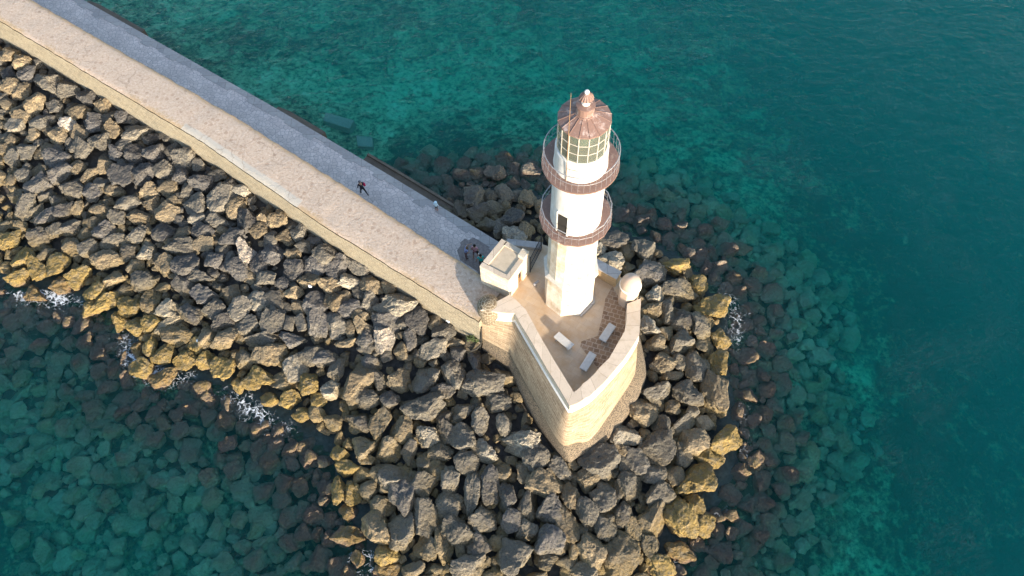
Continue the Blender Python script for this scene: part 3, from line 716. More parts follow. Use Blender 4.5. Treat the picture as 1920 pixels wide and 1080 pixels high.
    gl = t.n('BsdfGlossy', {'Color': (1, 1, 1, 1), 'Roughness': .06, 'Normal': nb}); tr = t.n('BsdfTransparent', {'Color': (1, 1, 1, 1)})
    m1 = t.n('MixShader', {0: fr, 1: tr.outputs[0], 2: gl.outputs[0]})
    fo = t.n('Attribute', attribute_name='foam').outputs['Fac']
    f1 = t.noise(p, 1.1, 6, .72, dist=1.6); f2 = t.n('TexVoronoi', {'Vector': t.n('VectorMath', {0: p, 1: t.n('VectorMath', {0: t.noise(p, 1.5, 3, .6, 'Color'), 1: (1.2, 1.2, 0)}, operation='MULTIPLY').outputs[0]}, operation='ADD').outputs[0], 'Scale': 2.3}, feature='DISTANCE_TO_EDGE').outputs['Distance']
    lace = t.math('ADD', t.math('MULTIPLY', f1, .8), t.math('MULTIPLY', t.maprange(f2, 0, .12, .22, 0), 1.0))
    fm = t.math('MULTIPLY', t.ramp(t.math('ADD', lace, t.math('MULTIPLY', fo, .45)), [(.82, 0), (1.02, .8)]), t.math('GREATER_THAN', fo, .03))
    wind = t.n('Mapping', {'Vector': p, 'Rotation': (0, 0, R(-14))}).outputs[0]
    st = t.noise(t.scale(wind, (.5, 1.7, 1)), 1.0, 7, .72, dist=1.8); patch = t.noise(p, .11, 3, .6)
    line = t.math('SUBTRACT', 1.0, t.math('MULTIPLY', t.math('ABSOLUTE', t.math('SUBTRACT', st, .5)), 60), clamp=True)
    ripple_streaks = t.math('MULTIPLY', t.math('MULTIPLY', line, t.ramp(patch, [(.52, 0), (.68, 1)])), .045)  # ripple reflections put into the colour as faint pale streaks
    fmx = t.math('MAXIMUM', fm, ripple_streaks)
    fd = t.n('BsdfDiffuse', {'Color': (.78, .82, .86, 1)})
    m2 = t.n('MixShader', {0: fmx, 1: m1.outputs[0], 2: fd.outputs[0]})
    t.link(m2.outputs[0], t.out.inputs['Surface'])
    va = t.n('VolumeAbsorption', {'Color': (0, 0, 0, 1), 'Density': 1.0})
    # absorption per metre (r,g,b) expressed as 1-color
    va.inputs['Color'].default_value = (1 - WATER_ABS[0], 1 - WATER_ABS[1], 1 - WATER_ABS[2], 1)
    vs = t.n('VolumeScatter', {'Color': (*WATER_SCT, 1), 'Density': WATER_SD, 'Anisotropy': 0.0})
    ad = t.n('AddShader', {0: va.outputs[0], 1: vs.outputs[0]})
    t.link(ad.outputs[0], t.out.inputs['Volume']); M['water'] = t.m
WATER_ABS = (.42, .002, .014)
WATER_SCT = (.01, 1.0, .90)
WATER_SD = .068
make_materials()

# ------------------------------------------------------------------ plan of the place (metres, lighthouse axis at the origin)
B0 = np.array([-18.175, 6.735]); MD = np.array([.81168, -.58411]); MN = np.array([.58411, .81168])
def mole(s, n): return tuple(B0 + s * MD + n * MN)
S_ = [-95, -38, -13, 0, 14.6]
def n_near(s): return float(np.interp(s, S_, [1.0, .93, .88, .08, -.12]))
def n_far(s): return float(np.interp(s, S_, [4.3, 4.22, 4.22, 3.72, 2.9]))
def n_rim(s): return float(np.interp(s, S_, [8.5, 8.38, 8.3, 8.0, 7.45]))
ZW, ZP, ZF = 5.2, 2.0, 5.0
def seg_dist(px, py, poly, closed=True):
    px = np.asarray(px, float); py = np.asarray(py, float); best = np.full(px.shape, 1e9)
    n = len(poly)
    for i in range(n if closed else n - 1):
        ax, ay = poly[i]; bx, by = poly[(i + 1) % n]; dx, dy = bx - ax, by - ay
        t = np.clip(((px - ax) * dx + (py - ay) * dy) / (dx * dx + dy * dy + 1e-12), 0, 1)
        best = np.minimum(best, np.hypot(px - ax - t * dx, py - ay - t * dy))
    return best
def inside(px, py, poly):
    px = np.asarray(px, float); py = np.asarray(py, float); r = np.zeros(px.shape, bool); n = len(poly)
    for i in range(n):
        x1, y1 = poly[i]; x2, y2 = poly[(i + 1) % n]
        if y1 == y2: continue
        c = ((y1 > py) != (y2 > py)) & (px < (x2 - x1) * (py - y1) / (y2 - y1) + x1); r ^= c
    return r
ISLAND = [mole(-95, -21)] + [tuple(p) for p in ISL] + [mole(4.6, 8.15), mole(-38, 8.9), mole(-95, 9.0)]
WATERLINE = ISLAND[:len(ISL) + 1]
TOPO = [(-6.2, -1.5), (-3.83, -1.88), (-1.84, -6.04), (-.53, -8.7), (.35, -8.3), (1.25, -7.64), (3.16, -5.67), (4.25, -4.15), (4.54, -3.36), (4.83, -1.15)]
BASE = [(-6.3, -1.85), (-4.36, -3.1), (-2.75, -6.62), (-1.13, -9.92), (0, -9.95), (1.05, -9.7), (2.92, -7.4), (4.3, -5.5), (4.62, -4.5), (4.98, -1.6)]
PLTH = [(-6.36, -2.1), (-4.42, -3.75), (-2.92, -7.4), (-.86, -10.74), (.12, -10.65), (1.98, -9.73), (3.85, -7.75), (4.95, -6.07), (5.5, -4.6), (5.35, -1.9)]
BACK = [(4.95, .3), (3.9, 1.25), (2.2, 2.3), (.9, 3.2), (-1.6, 4.3), (-3.9, 4.7), (-4.54, 3.25), (-6.15, 1.1)]
FOOT = PLTH + BACK
PATHEND = [(11.2, 7.6), (12.7, 6.45), (13.2, 5.1)]
MOLEPOLY = [mole(-95, 1.0), mole(-38, .93), mole(-13, .88), mole(0, .08), mole(14.6, -.12)] + [mole(*p) for p in PATHEND[::-1]] + [mole(0, 8.0), mole(-38, 8.38), mole(-95, 8.5)]
def mound(x, y):
    x = np.asarray(x, float); y = np.asarray(y, float)
    s = (x - B0[0]) * MD[0] + (y - B0[1]) * MD[1]
    ins = inside(x, y, ISLAND)
    dw = seg_dist(x, y, WATERLINE, False)
    rim = [mole(-95, 8.5), mole(-38, 8.38), mole(0, 8.0), mole(11.2, 7.55)]
    dq = seg_dist(x, y, rim, False)
    d1 = seg_dist(x, y, [mole(q, n_near(q)) for q in (-95, -38, -13, 0, 14.6)], False); z1 = np.interp(s, [-38, 0, 14], [1.5, 2.1, 1.1])
    d2 = np.minimum(seg_dist(x, y, FOOT), dq + .3); z2 = np.full(x.shape, .75)
    d1 = np.maximum(d1, .02); d2 = np.maximum(d2, .02)
    di = np.minimum(d1, d2); zi = (z1 / d1 ** 2 + z2 / d2 ** 2) / (1 / d1 ** 2 + 1 / d2 ** 2)
    land = zi * dw / (dw + di)
    # submerged slope, steeper on the open side
    dws = np.minimum(dw, dq + .8)
    deep = np.where(x > 0, np.clip(8.0 + (x - 18) * .5, 7, 16), np.where(y > 9, 4.3, 2.7))
    sea = -.35 * dws; sea = -deep * (1 - np.exp(sea / deep))
    return np.where(ins, land, sea - .1), ins, dw

# ------------------------------------------------------------------ ground, sea bed, water
def grid(name, xs, ys, zf, mat, attrs=None, smooth=True):
    X, Y = np.meshgrid(xs, ys); Z = zf(X, Y); nx, ny = len(xs), len(ys)
    me = bpy.data.meshes.new(name); V = np.stack([X, Y, Z], -1).reshape(-1, 3)
    i = np.arange(nx * ny).reshape(ny, nx)
    F = np.stack([i[:-1, :-1], i[:-1, 1:], i[1:, 1:], i[1:, :-1]], -1).reshape(-1, 4)
    me.from_pydata(V.tolist(), [], F.tolist()); me.materials.append(mat)
    if attrs:
        for k, f in attrs.items():
            a = me.attributes.new(k, 'FLOAT', 'POINT'); a.data.foreach_set('value', f(X, Y).astype(np.float32).ravel())
    if smooth: me.polygons.foreach_set('use_smooth', [True] * len(me.polygons))
    return link(bpy.data.objects.new(name, me))
def vnoise(X, Y, sc_, oct=3, seed=0.0):
    out = np.zeros(X.shape); f = sc_; a = 1.0
    rs = np.random.RandomState(int(seed * 10) + 3)
    for o in range(oct):
        T = rs.rand(64, 64)
        u = (X * f + 100) % 64; v = (Y * f + 100) % 64; i = u.astype(int); j = v.astype(int); fu = u - i; fv = v - j
        fu = fu * fu * (3 - 2 * fu); fv = fv * fv * (3 - 2 * fv)
        g = lambda a_, b_: T[a_ % 64, b_ % 64]
        out += a * ((g(i, j) * (1 - fu) + g(i + 1, j) * fu) * (1 - fv) + (g(i, j + 1) * (1 - fu) + g(i + 1, j + 1) * fu) * fv - .5)
        f *= 2.1; a *= .5
    return out
xs = np.concatenate([[-420, -250, -150, -95], np.arange(-75, 62, .55), [80, 120, 220, 420]])
ys = np.concatenate([[-420, -250, -120, -60], np.arange(-36, 62, .55), [80, 120, 220, 420]])
def bed(X, Y):
    z, ins, dw = mound(X, Y)
    return np.where(ins, z - .55, z - .35 + .5 * vnoise(X, Y, .22, 4, 1.0))
PALE = [(-22, 27, 8, 5, .6), (-8, 25, 9, 6, .9), (0, 21, 7, 6, 1.0), (4, 14, 6, 6, .8), (-36, 44, 14, 6, .4), (14, 8, 6, 7, .7), (18, -4, 6, 8, .8), (-28, -13, 8, 5, .6), (-36, -6, 7, 5, .6), (-24, -20, 7, 4, .5), (17, -14, 5, 6, .5), (-4, 33, 12, 4, .3)]
def pale(X, Y):
    o = np.zeros(X.shape)
    for (cx, cy, rx, ry, a) in PALE: o = np.maximum(o, a * np.exp(-(((X - cx) / rx) ** 2 + ((Y - cy) / ry) ** 2)))
    ins, dw = mound(X, Y)[1:]
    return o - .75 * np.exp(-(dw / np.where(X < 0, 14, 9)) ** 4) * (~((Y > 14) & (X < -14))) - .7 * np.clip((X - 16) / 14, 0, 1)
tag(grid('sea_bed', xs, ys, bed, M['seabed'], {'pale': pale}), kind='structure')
tag(grid('rubble_mound', np.arange(-75, 20, .5), np.arange(-26, 40, .5), lambda X, Y: np.where(mound(X, Y)[1], mound(X, Y)[0] - .45, mound(X, Y)[0] - 1.6), M['core']), kind='structure')
def make_water():
    xs = np.concatenate([[-400, -200, -110], np.arange(-72, 62, .4), [85, 160, 400]])
    ys = np.concatenate([[-400, -150, -60], np.arange(-34, 62, .4), [85, 160, 400]])
    X, Y = np.meshgrid(xs, ys); nx, ny = len(xs), len(ys)
    Z = .07 * vnoise(X, Y * 1.6, .35, 3, 2.0)
    V = np.stack([X, Y, Z], -1).reshape(-1, 3)
    lo = np.array([[-400, -400, -16], [400, -400, -16], [400, 400, -16], [-400, 400, -16]])
    i = np.arange(nx * ny).reshape(ny, nx)
    F = np.stack([i[:-1, :-1], i[:-1, 1:], i[1:, 1:], i[1:, :-1]], -1).reshape(-1, 4).tolist()
    n0 = nx * ny
    F += [[n0 + 3, n0 + 2, n0 + 1, n0]]
    F.append(list(i[0, ::-1]) + [n0, n0 + 1]); F.append(list(i[-1, :]) + [n0 + 2, n0 + 3])
    F.append(list(i[:, 0]) + [n0 + 3, n0]); F.append(list(i[::-1, -1]) + [n0 + 1, n0 + 2])
    me = bpy.data.meshes.new('sea'); me.from_pydata(np.vstack([V, lo]).tolist(), [], F); me.materials.append(M['water'])
    z, ins, dw = mound(X, Y)
    S = (X - B0[0]) * MD[0] + (Y - B0[1]) * MD[1]
    fo = np.exp(-np.where(ins, dw / 1.3, dw / 1.5) ** 1.5)
    # surf shows on the weather side, little behind the mole
    side = np.where(Y > 5 , np.where(X < 3, .1, .45), np.where(X > 3, .72, 1.0))
    clump = np.clip(.68 + .9 * vnoise(X, Y, .22, 3, 5.0), .2, 1.0)
    fo = np.append(fo * side * clump, [0] * 4)
    a = me.attributes.new('foam', 'FLOAT', 'POINT'); a.data.foreach_set('value', fo.astype(np.float32))
    sm = [True] * len(F); sm[-5:] = [False] * 5
    me.polygons.foreach_set('use_smooth', sm)
    tag(link(bpy.data.objects.new('sea', me)), kind='structure')
make_water()

# ------------------------------------------------------------------ boulders
def rock_proto(seed, sub):
    rs = np.random.RandomState(seed)
    bm = bmesh.new(); bmesh.ops.create_icosphere(bm, subdivisions=sub, radius=1.0)
    P = np.array([v.co[:] for v in bm.verts]); F = [[v.index for v in f.verts] for f in bm.faces]; bm.free()
    P *= np.array([1, 1, 1]) * (1 + .12 * rs.randn(3))
    for k in range(11):
        n = rs.randn(3); n /= np.linalg.norm(n); d = rs.uniform(.42, .84)
        over = P @ n - d; P -= np.where(over > 0, over * .94, 0)[:, None] * n
    off = Vector(rs.rand(3) * 50)
    D = np.array([noise.fractal(Vector(p) * 1.6 + off, 1.0, 2.0, 3) * .15 - abs(noise.noise(Vector(p) * 3.1 + off)) * .10 + noise.fractal(Vector(p) * 7 + off, .8, 2.0, 3) * .05 for p in P])
    # a couple of chipped hollows
    for k in range(rs.randint(1, 4)):
        c = rs.randn(3); c /= np.linalg.norm(c); c *= .9; d = np.linalg.norm(P - c, axis=1); D -= .16 * np.exp(-(d / .28) ** 2)
    nr = P / np.linalg.norm(P, axis=1)[:, None]; P = P + nr * D[:, None]
    lo, hi = P.min(0), P.max(0); P = (P - (lo + hi) / 2) / (hi - lo)
    return P, F
NPROTO = 40
HI = []
for k in range(NPROTO):
    P, F = rock_proto(100 + k, 5)
    me = bpy.data.meshes.new('boulder'); me.from_pydata(P.tolist(), [], F); me.materials.append(M['rock'])
    me.polygons.foreach_set('use_smooth', [True] * len(me.polygons)); me.set_sharp_from_angle(angle=R(28)); HI.append(me)
LO = [rock_proto(100 + k, 4) for k in range(NPROTO)]
XLO = [rock_proto(100 + k, 3) for k in range(NPROTO)]
TONE = dict(d=(.17, .16, .148), g=(.24, .218, .178), t=(.33, .26, .165), p=(.46, .41, .32), q=(.62, .54, .44), y=(.38, .27, .095), b=(.14, .085, .06))
ONES = 'zero one two three four five six seven eight nine ten eleven twelve thirteen fourteen fifteen sixteen seventeen eighteen nineteen'.split()
TENS = '_ _ twenty thirty forty fifty sixty seventy eighty ninety'.split()
def word(n): return 'one hundred' if n >= 100 else ONES[n] if n < 20 else TENS[n // 10] + ('-' + ONES[n % 10] if n % 10 else '')
rocks = []   # x, y, sx, sy, ang, tone, u, v, named
for (x, y, sx, sy, a, tn, u, v) in ROCKS: rocks.append([x, y, sx, sy, R(a), tn, u, v])
order = sorted(range(len(rocks)), key=lambda i: -rocks[i][2] * rocks[i][3])
single = set(order[:300])
def rot_mat(a, rs, k=1.0):
    return Matrix.Rotation(a, 4, 'Z') @ Matrix.Rotation(rs.uniform(-.22, .22) * k, 4, 'X') @ Matrix.Rotation(rs.uniform(-.22, .22) * k, 4, 'Y')
def place(r, i):
    """matrix of one boulder: mesh quarter turns, scaled, tilted, yawed, set on the mound"""
    rs = np.random.RandomState(1000 + i)
    x, y, sx, sy, a = r[:5]; q = rs.randint(4)
    if sx / sy > 1.8 or sy / sx > 1.8: sz = min(sx, sy) * .95
    else: sz = rs.uniform(.62, .85) * math.sqrt(sx * sy)
    z = float(mound(np.array([x]), np.array([y]))[0][0])
    A = rot_mat(a + rs.uniform(-.12, .12), rs) @ Matrix.Diagonal((sx, sy, sz, 1)) @ Matrix.Rotation(q * math.pi / 2, 4, 'Z')
    if rs.rand() < .5: A = A @ Matrix.Rotation(math.pi, 4, 'X')
    zc = z + .2 * sz + rs.uniform(-.08, .14)
    if r[5] == 'b': zc = min(zc, -.05)
    return Matrix.Translation((x, y, zc)) @ A, rs.randint(NPROTO)
SPECIAL = {}
def near_word(r):
    x, y, u, v = r[0], r[1], r[6], r[7]
    dw = float(seg_dist([x], [y], WATERLINE, False)[0]); dm = float(seg_dist([x], [y], MOLEPOLY)[0]); db = float(seg_dist([x], [y], FOOT)[0])
    if dw < 1.3: return 'at the waterline'
    if min(dm, db) < 1.5: return 'against the sea wall' if dm < db else 'at the bastion foot'
    if x > -1 and y > 1: return 'behind the sentry box'
    if x > -8.5 and y > 5: return 'behind the lighthouse'
    if x > 4: return 'beside the bastion'
    return 'on the breakwater'
CW = dict(d='dark grey', g='grey-brown', t='tan', p='pale grey', q='whitish pitted', y='ochre-stained', b='wet brown')
stuffV, stuffF, stuffT = [], [], []
def add_stuff(Mx, pf, tone):
    P, F = pf; A = np.array(Mx)
    V = P @ A[:3, :3].T + A[:3, 3]
    o = sum(len(v) for v in stuffV) if False else add_stuff.n
    stuffV.append(V); stuffF.append(np.array(F) + o); add_stuff.n += len(V)
    stuffT.append(np.tile(np.array([*tone, 1.0]), (len(V), 1)))
add_stuff.n = 0
used = {}
for i, r in enumerate(rocks):
    Mx, k = place(r, i); rs = np.random.RandomState(5000 + i)
    f = rs.uniform(.78, 1.38); tone = tuple(c * f for c in TONE[r[5]])
    if i in single:
        o = bpy.data.objects.new('boulder', HI[k]); o.matrix_world = Mx; o.color = (*tone, 1); link(o)
        ar = r[2] / r[3]; size = math.sqrt(r[2] * r[3])
        shp = ('slab-shaped' if max(ar, 1 / ar) > 1.75 else 'oblong' if max(ar, 1 / ar) > 1.4 else 'blocky')
        sz = 'huge' if size > 2.0 else 'large' if size > 1.55 else 'small' if size < 1.05 else 'middling'
        pu = int(round(r[6] / 19.2)); pv = int(round(r[7] / 10.8))
        lab = '%s %s %s boulder %s, %s percent across and %s percent down' % (sz, CW[r[5]], shp, near_word(r), word(max(pu, 0)), word(pv))
        lab = NAMED.get((int(r[6]), int(r[7])), lab)
        tag(o, lab, 'boulder', 'boulders heaped round the breakwater')
    else: add_stuff(Mx, LO[k], tone)
# remaining boulders that fill the gaps between the large ones, as one mass
px = np.array([r[0] for r in rocks]); py = np.array([r[1] for r in rocks]); pr = np.array([.5 * math.sqrt(r[2] * r[3]) for r in rocks])
def scatter(n, rlo, rhi, cond, pack, tones, lod, dz, seed, box, jz=.08, ztop=99):
    global px, py, pr
    rs = np.random.RandomState(seed); cx = rs.uniform(box[0], box[1], n); cy = rs.uniform(box[2], box[3], n); cr = np.sort(rs.uniform(rlo, rhi, n) )[::-1]
    ok = cond(cx, cy, cr); zz = mound(cx, cy)[0]; c = 0
    for x, y, r_, o, z in zip(cx, cy, cr, ok, zz):
        if not o: continue
        d = np.hypot(px - x, py - y) - pack * (pr + r_)
        if d.min() < 0: continue
        px = np.append(px, x); py = np.append(py, y); pr = np.append(pr, r_)
        sx = 2 * r_ * rs.uniform(.85, 1.3); sy = 2 * r_ * rs.uniform(.8, 1.15); sz = 2 * r_ * rs.uniform(.6, .9)
        A = Matrix.Translation((x, y, min(z + dz + .15 * sz + rs.uniform(-jz, jz), ztop - .5 * sz + rs.uniform(-.3, .1) * (ztop < 9)))) @ rot_mat(rs.uniform(0, 6.28), rs, 1.3) @ Matrix.Diagonal((sx, sy, sz, 1))
        tn = TONE[tones[rs.randint(len(tones))]]; f = rs.uniform(.75, 1.2)
        add_stuff(A, lod[rs.randint(NPROTO)], tuple(q * f for q in tn)); c += 1
    return c
def land_ok(x, y, r):
    z, ins, dw = mound(x, y)
    s = (x - B0[0]) * MD[0] + (y - B0[1]) * MD[1]; n = (x - B0[0]) * MN[0] + (y - B0[1]) * MN[1]
    return ins & ~((s < -3) & (n > 3)) & ~inside(x, y, MOLEPOLY) & ~inside(x, y, FOOT) & (seg_dist(x, y, MOLEPOLY) > r * .35) & (seg_dist(x, y, FOOT) > r * .45)
BOX = (-64, 14, -24, 40)
n1 = scatter(9000, .38, .85, lambda x, y, r: land_ok(x, y, r) & (mound(x, y)[2] > .4 + 1.2 * r + .9 * (x > 2)), .70, 'dgggttt', LO, -.04, 21, BOX)
n1 += scatter(9000, .28, .55, lambda x, y, r: land_ok(x, y, r) & (mound(x, y)[2] > 1.4), .60, 'dggtt', LO, -.10, 31, BOX)
n2 = scatter(9000, .2, .42, lambda x, y, r: land_ok(x, y, r) & (mound(x, y)[2] > 1.6), .72, 'ddggttt', XLO, -.05, 22, BOX)
n3 = 0
def flush(name, kind='stuff', **k):
    V = np.vstack(stuffV); F = np.vstack(stuffF); T = np.vstack(stuffT)
    me = bpy.data.meshes.new(name)
    me.vertices.add(len(V)); me.vertices.foreach_set('co', V.astype(np.float32).ravel())
    me.loops.add(F.size); me.loops.foreach_set('vertex_index', F.astype(np.int32).ravel())
    me.polygons.add(len(F)); me.polygons.foreach_set('loop_start', np.arange(0, F.size, 3, dtype=np.int32))
    me.update(calc_edges=True); me.validate()
    a = me.color_attributes.new('tone', 'FLOAT_COLOR', 'POINT'); a.data.foreach_set('color', T.astype(np.float32).ravel())
    me.polygons.foreach_set('use_smooth', [True] * len(me.polygons)); me.set_sharp_from_angle(angle=R(50))
    me.materials.append(M['rock_stuff'])
    o = tag(link(bpy.data.objects.new(name, me)), kind=kind, **k)
    stuffV.clear(); stuffF.clear(); stuffT.clear(); add_stuff.n = 0
    return o
flush('smaller_boulders', label='smaller grey and tan boulders filling the gaps of the breakwater', cat='boulders')
def sea_ok(x, y, r):
    z, ins, dw = mound(x, y); rs = np.random.RandomState(5)
    s = (x - B0[0]) * MD[0] + (y - B0[1]) * MD[1]; n = (x - B0[0]) * MN[0] + (y - B0[1]) * MN[1]
    lim = np.where(x > 3, 9.5, np.where(y > 9, 6.0, 15.0)) + 3.0 * 1.4 * vnoise(x, y, .3, 2, 3.0)
    return (~ins) & (dw < lim) & (rs.rand(len(x)) > .9 * np.clip(dw / lim, 0, 1) ** 3) & ~((s < -6) & (n > 0))
n3 = scatter(15000, .3, .85, sea_ok, .64, 'gtttpy', LO, .0, 23, (-64, 26, -26, 26), .28, .1)
n4 = scatter(10000, .25, .45, sea_ok, .7, 'gttpb', XLO, -.1, 24, (-64, 26, -26, 26), .1, -.05)
flush('submerged_boulders', label='weed-grown boulders under the clear water along the shore', cat='boulders')
print('scatter', n1, n2, n3, n4)
# ------------------------------------------------------------------ the mole: parapet wall, paved path, quay edge and ledges
def strip(mb, ss, na, nb, za, zb, uv=None):
    for s0, s1 in zip(ss[:-1], ss[1:]):
        a, b, c, d = mole(s0, na(s0)), mole(s1, na(s1)), mole(s1, nb(s1)), mole(s0, nb(s0))
        u = uv or (lambda s, e: (s, e))
        mb.face([(*a, za), (*b, za), (*c, zb), (*d, zb)], [u(s0, 0), u(s1, 0), u(s1, 1), u(s0, 1)])
wall = empty('sea_wall', (*mole(-10, 2), 0), label='long broad stone sea wall with a worn pinkish top beside the paved path', cat='wall')
inv = Matrix.Translation(-Vector((*mole(-10, 2), 0)))
def under(o, root):
    o.parent = root; o.matrix_parent_inverse = root.matrix_basis.inverted(); return o
ss = list(np.arange(-95, -60, 5)) + list(np.arange(-60, 14.6, .45)) + [14.6]
jit = {s: (.06 * (random.random() - .5), .09 * (random.random() - .5), .05 * (random.random() - .5)) for s in ss}
nn0 = lambda s: n_near(s) + jit[s][0]
nn1 = lambda s: n_far(s) + jit[s][1]
mb = MB()
rows = [-.45, 1.5, 3.3, 4.75]
def nface(z): return lambda s: n_near(s) - .35 * (4.9 - z) / 4.9 * .5
prev = None
for z0, z1 in ((-.6, 1.2), (1.2, 2.8), (2.8, 4.95)):
    strip(mb, ss, nface(z0), nface(z1) if z1 < 4.9 else nn0, z0, z1, lambda s, e, z0=z0, z1=z1: (s, z0 + e * (z1 - z0)))
strip(mb, ss, nn1, lambda s: n_far(s) + .05, 5.12, 1.0, lambda s, e: (s, 5.1 - 4 * e))
e0, e1 = ss[-1], ss[0]
for e in (e0, e1): mb.face([(*mole(e, nface(-.6)(e)), -.6), (*mole(e, n_near(e)), 4.95), (*mole(e, n_far(e)), 5.12), (*mole(e, n_far(e) + .05), 1.0)])
under(mb.build('wall_face', M['rubble'], smooth=30), wall)
mb = MB()
bands = [0, .035, .12, .3, .5, .7, .88, .97, 1.0]; hz = [-.09, -.02, .0, .03, .02, .03, .01, -.02, -.08]
for (b0, b1, h0, h1) in zip(bands[:-1], bands[1:], hz[:-1], hz[1:]):
    for s0, s1 in zip(ss[:-1], ss[1:]):
        def pt(s, b, h):
            n = nn0(s) + b * (nn1(s) - nn0(s)); q = mole(s, n); zz = ZW + h + (.045 * noise.noise(Vector((q[0] * .9, q[1] * .9, 3))) + .02 * noise.noise(Vector((q[0] * 3, q[1] * 3, 7))) if 0 < b < 1 else 0)
            return (*q, zz)
        mb.face([pt(s0, b0, h0), pt(s1, b0, h0), pt(s1, b1, h1), pt(s0, b1, h1)], [(s0, b0), (s1, b0), (s1, b1), (s0, b1)])
under(mb.build('wall_top', M['walltop'], smooth=60), wall)

# path, quay slabs, quay wall
mb = MB(); ps = list(np.arange(-95, 11.2, 1.35)) + [11.2]
strip(mb, ps, lambda s: n_far(s) - .2, lambda s: n_rim(s) - .35, ZP, ZP)
mb.face([(*mole(11.2, n_far(11.2) - .2), ZP), (*mole(14.6, 2.9), ZP), (*mole(14.2, 4.6), ZP), (*mole(13.2, 5.1), ZP), (*mole(12.7, 6.45), ZP), (*mole(11.2, n_rim(11.2) - .35), ZP)])
tag(mb.build('path', M['paving'], smooth=30), kind='structure')
mb = MB(); random.seed(3)
ps2 = list(np.arange(-95, 11.2, 1.1)) + [11.5]
for s0, s1 in zip(ps2[:-1], ps2[1:]):
    w = random.choice((.5, .62, .8, .95, .7)); nr0, nr1 = n_rim(s0), n_rim(s1)
    a, b, c, d = mole(s0, nr0 - w), mole(s1 - .012, nr1 - w), mole(s1 - .012, nr1), mole(s0, nr0); z1 = ZP + .012 + random.random() * .015
    mb.prism([a, b, c, d], ZP - .3, z1, bottom=False)
strip(mb, ps2, lambda s: n_rim(s) - .02, lambda s: n_rim(s) + .1, ZP - .02, -2.2, lambda s, e: (s, 2 - 4 * e))
tag(mb.build('quay_edge', M['slabs']), kind='structure')
mb = MB()
pv = [(-8.15, 5.9), (-7.85, 6.35), (-7.9, 6.6), (-7.55, 6.95), (-7.2, 6.8), (-6.9, 7.05), (-6.5, 6.8), (-6.2, 6.85), (-5.9, 6.5), (-5.5, 6.5), (-4.3, 5.0), (-4.54, 3.3), (-6.0, 1.5), (-6.6, 3.95), (-7.9, 5.0)]
mb.face([(*p, ZP + .004) for p in pv])  # flat darker patch over the path end by the guardhouse
tag(mb.build('dark_patch', M['path_patch']), kind='structure')
def ledge(s0, s1, w, z, name, label, curb=False):
    random.seed(int(abs(s0) * 10)); mb = MB(); st = list(np.arange(s0, s1, 1.3)) + [s1]
    nin = lambda s: n_rim(s) + .1
    for a, b in zip(st[:-1], st[1:]):
        wa = w * (1 if a > s0 else .8); q = [mole(a, nin(a)), mole(b, nin(b)), mole(b, nin(b) + w), mole(a, nin(a) + wa)]
        mb.prism(q, -2.5, z + .02 * random.random(), bottom=False)
        if curb: mb.prism([mole(a, nin(a) + w - .22), mole(b, nin(b) + w - .22), mole(b, nin(b) + w + .003), mole(a, nin(a) + w + .003)], z - .1, z + .16, bottom=False)
    return tag(mb.build(name, M['ledge'], smooth=20), label, 'ledge', 'ledges below the quay edge')
ledge(-38.8, -31.2, .95, .8, 'quay_ledge', 'dark concrete ledge below the path, furthest along towards the shore')
ledge(-25.8, -14.4, .5, .75, 'quay_ledge', 'narrow dark concrete ledge below the path beside sunken rubble')
ledge(-14.0, -8.6, .95, .8, 'quay_ledge', 'short dark concrete ledge with an ochre end beside two sunken slabs')
ledge(-3.9, 6.6, 1.25, .75, 'quay_ledge', 'kerbed dark concrete ledge ending at the rocks near the lighthouse', True)
for i, (pts, lab) in enumerate((([(-20.4, 23.1), (-17.7, 22.0), (-18.1, 21.05), (-20.6, 22.1)], 'pale concrete slab sunk under water, the larger of two off the path'), ([(-17.5, 20.4), (-16.0, 20.2), (-15.9, 19.0), (-17.3, 19.2)], 'pale concrete slab sunk under water, the smaller of two off the path'))):
    mb = MB(); mb.prism(pts, -1.5 - .6, -1.0 - .2 * i); tag(mb.build('sunken_slab', M['paleslab'], bevel=.05), lab, 'slab', 'sunken slabs off the path')

# ------------------------------------------------------------------ the bastion
bast = empty('bastion', (0, -4, 0), label='pointed stone bastion carrying the lighthouse, with flared foot and parapet', cat='bastion')
def loft(mb, rings, zs, closed=False):
    n = len(rings[0])
    for j in range(len(rings) - 1):
        L = 0; 
        for i in range(n if closed else n - 1):
            a, b = rings[j][i], rings[j][(i + 1) % n]; c, d = rings[j + 1][(i + 1) % n], rings[j + 1][i]
            l = math.hypot(b[0] - a[0], b[1] - a[1]); v0, v1 = sum(VL[:j]), sum(VL[:j + 1])
            mb.face([(*a, zs[j]), (*b, zs[j]), (*c, zs[j + 1]), (*d, zs[j + 1])], [(L, v0), (L + l, v0), (L + l, v1), (L, v1)]); L += l
def lerp2(A, B, t): return [(a[0] + (b[0] - a[0]) * t, a[1] + (b[1] - a[1]) * t) for a, b in zip(A, B)]
def refine(poly, sub=4, keep=(0, 1, 3)):
    """rounded outline through the points, sharp at those kept"""
    out = []; n = len(poly)
    for i in range(n - 1):
        p0 = poly[i - 1] if i > 0 and i not in keep else poly[i]; p1, p2 = poly[i], poly[i + 1]; p3 = poly[i + 2] if i + 2 < n and (i + 1) not in keep else poly[i + 1]
        for k in range(sub):
            t = k / sub; t2, t3 = t * t, t * t * t
            out.append(tuple(.5 * (2 * p1[q] + (p2[q] - p0[q]) * t + (2 * p0[q] - 5 * p1[q] + 4 * p2[q] - p3[q]) * t2 + (3 * p1[q] - p0[q] - 3 * p2[q] + p3[q]) * t3) for q in (0, 1)))
    out.append(poly[-1]); return out
rT, rB, rP = refine(TOPO), refine(BASE, 4, (0, 1)), refine(PLTH, 4, (0, 1))
